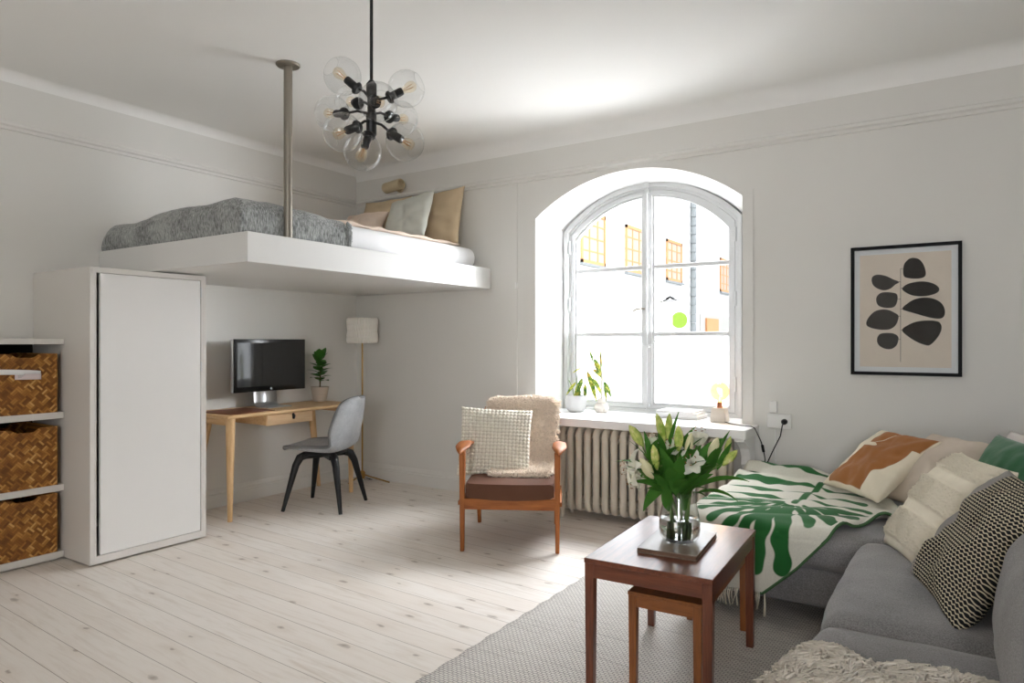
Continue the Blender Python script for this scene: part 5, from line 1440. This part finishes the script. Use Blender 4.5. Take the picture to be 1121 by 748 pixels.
mb.lathe(pr, 36, cap0=False, cap1=False); bb = mb.build('bulb', M['bulb'], bl_, angle=0)
mb = MB(); pts = [(0, 0, .135), (0, 0, .165)]+[(.016*math.cos(t*.55), .016*math.sin(t*.55), .17+.055*abs(math.sin(t*.26))) for t in range(60)]
mb.tube(pts, .0014, 5); mb.build('filament', M['filament'], bb)
mb = MB(); mb.tube([(-1.29, 4.55, SZ+.004), (-1.24, 4.48, SZ+.004), (-1.15, 4.42, SZ+.004), (-1.085, 4.40, SZ+.004), (-1.066, 4.40, SZ-.006), (-1.058, 4.42, .68), (-1.045, 4.47, .62), (-1.04, 4.49, .585), (-1.035, 4.50, .55), (-1.03, 4.515, .50), (-1.045, 4.525, .43), (-1.08, 4.53, .1), (-1.08, 4.53, .006)], .0032, 8)
lc = tag(mb.build('lamp_cord', M['black'], angle=0), 'black cord with an inline switch hanging over the right end of the sill', 'cord')
mb = MB(); mb.tube([(-1.041, 4.486, .595), (-1.036, 4.50, .552)], [.0085, .0085], 10); mb.build('inline_switch', M['blackpl'], lc)
# two little metal birds on a twig hung at the window
bd = thing('bird_ornament', 'dark metal ornament of two birds on a twig on the right window pane', 'ornament', (-1.80, 4.893, 1.545))
mb = MB(); mb.tube([(-.075, 0, .0), (-.03, -.002, .008), (.02, 0, .006), (.08, 0, .012)], .0028, 6); mb.tube([(-.06, 0, 0), (-.06, 0, -.04)], .0012, 5); mb.tube([(.055, 0, .008), (.055, 0, -.03)], .0012, 5); mb.build('twig', M['black'], bd)
for x, f in ((-.012, 1), (.028, -1)):
    mb = MB(); mb.lathe([(0, -.02), (.006, -.016), (.0115, 0), (.009, .014), (.003, .026), (0, .028)], 10, (x, -.004, .024), (f*.8, 0, .45), False, False); mb.lathe([(0, -.008), (.0075, 0), (0, .009)], 10, (x+f*.018, -.004, .038), (f, 0, .1), False, False); mb.bar((x-f*.015, -.004, .016), (x-f*.034, -.004, .008), .006, .003); mb.build('bird', M['black'], bd)

# ------------------------------------------------------------------ camera, daylight and fill lamps
cam = bpy.data.objects.new('camera', bpy.data.cameras.new('camera')); COL.objects.link(cam)
cam.location = (0, 0, 1.25); cam.rotation_euler = (PI/2, 0, math.atan(489.5/750))
cam.data.sensor_width = 36; cam.data.lens = 750/1121*36; cam.data.clip_start = .05; cam.data.clip_end = 200
SC.camera = cam

wld = bpy.data.worlds.new('sky'); SC.world = wld; wld.use_nodes = True
bg = wld.node_tree.nodes['Background']; bg.inputs[0].default_value = (.86, .93, 1.04, 1); bg.inputs[1].default_value = SKY
def area(name, loc, direction, sx_, sy_, power, col=(1, 1, 1)):
    d = bpy.data.lights.new(name, 'AREA'); d.shape = 'RECTANGLE'; d.size = sx_; d.size_y = sy_; d.energy = power; d.color = col
    o = bpy.data.objects.new(name, d); COL.objects.link(o); o.location = loc
    o.rotation_euler = V(direction).to_track_quat('-Z', 'Y').to_euler(); return o
# open sky above the courtyard, beyond the window
area('courtyard_sky', (-1.2, 8.6, 6.6), (-.05, -.72, -.88), 7.0, 4.6, P_SKY, DAY)
# lamps added out of view: two stand in for courtyard light, one fills from behind
area('courtyard_side_fill', (1.0, 8.8, 2.3), (-.5, -.86, -.06), 4.2, 4.6, P_FAC, DAY)
area('courtyard_side_fill', (4.9, 7.4, 2.2), (-1, -.27, -.06), 5.0, 4.6, P_FA2, DAY)
area('rear_fill_light', (.6, BW-.2, 1.55), (-.12, 1, -.05), 1.1, 1.7, P_R1, DAY)
area('courtyard_low_fill', (CX, 6.6, -.38), (0, -.25, 1), 3.0, 2.6, P_B, DAY)  # lamp added low outside to brighten the ceiling through the window
su_ = bpy.data.lights.new('sun', 'SUN'); su_.energy = P_SUN; su_.angle = .05
so_ = bpy.data.objects.new('sun', su_); COL.objects.link(so_); so_.rotation_euler = V((-.8, 0, -.6)).to_track_quat('-Z', 'Y').to_euler()

SC.view_settings.view_transform = 'Standard'; SC.view_settings.look = 'None'; SC.view_settings.gamma = 1
SC.view_settings.use_curve_mapping = False; SC.view_settings.exposure = EXPO
cy = SC.cycles
cy.use_denoising = True; cy.max_bounces = 14; cy.diffuse_bounces = 8; cy.glossy_bounces = 6; cy.transmission_bounces = 12; cy.transparent_max_bounces = 24
cy.sample_clamp_indirect = 8; cy.caustics_reflective = False; cy.caustics_refractive = False; cy.blur_glossy = .5
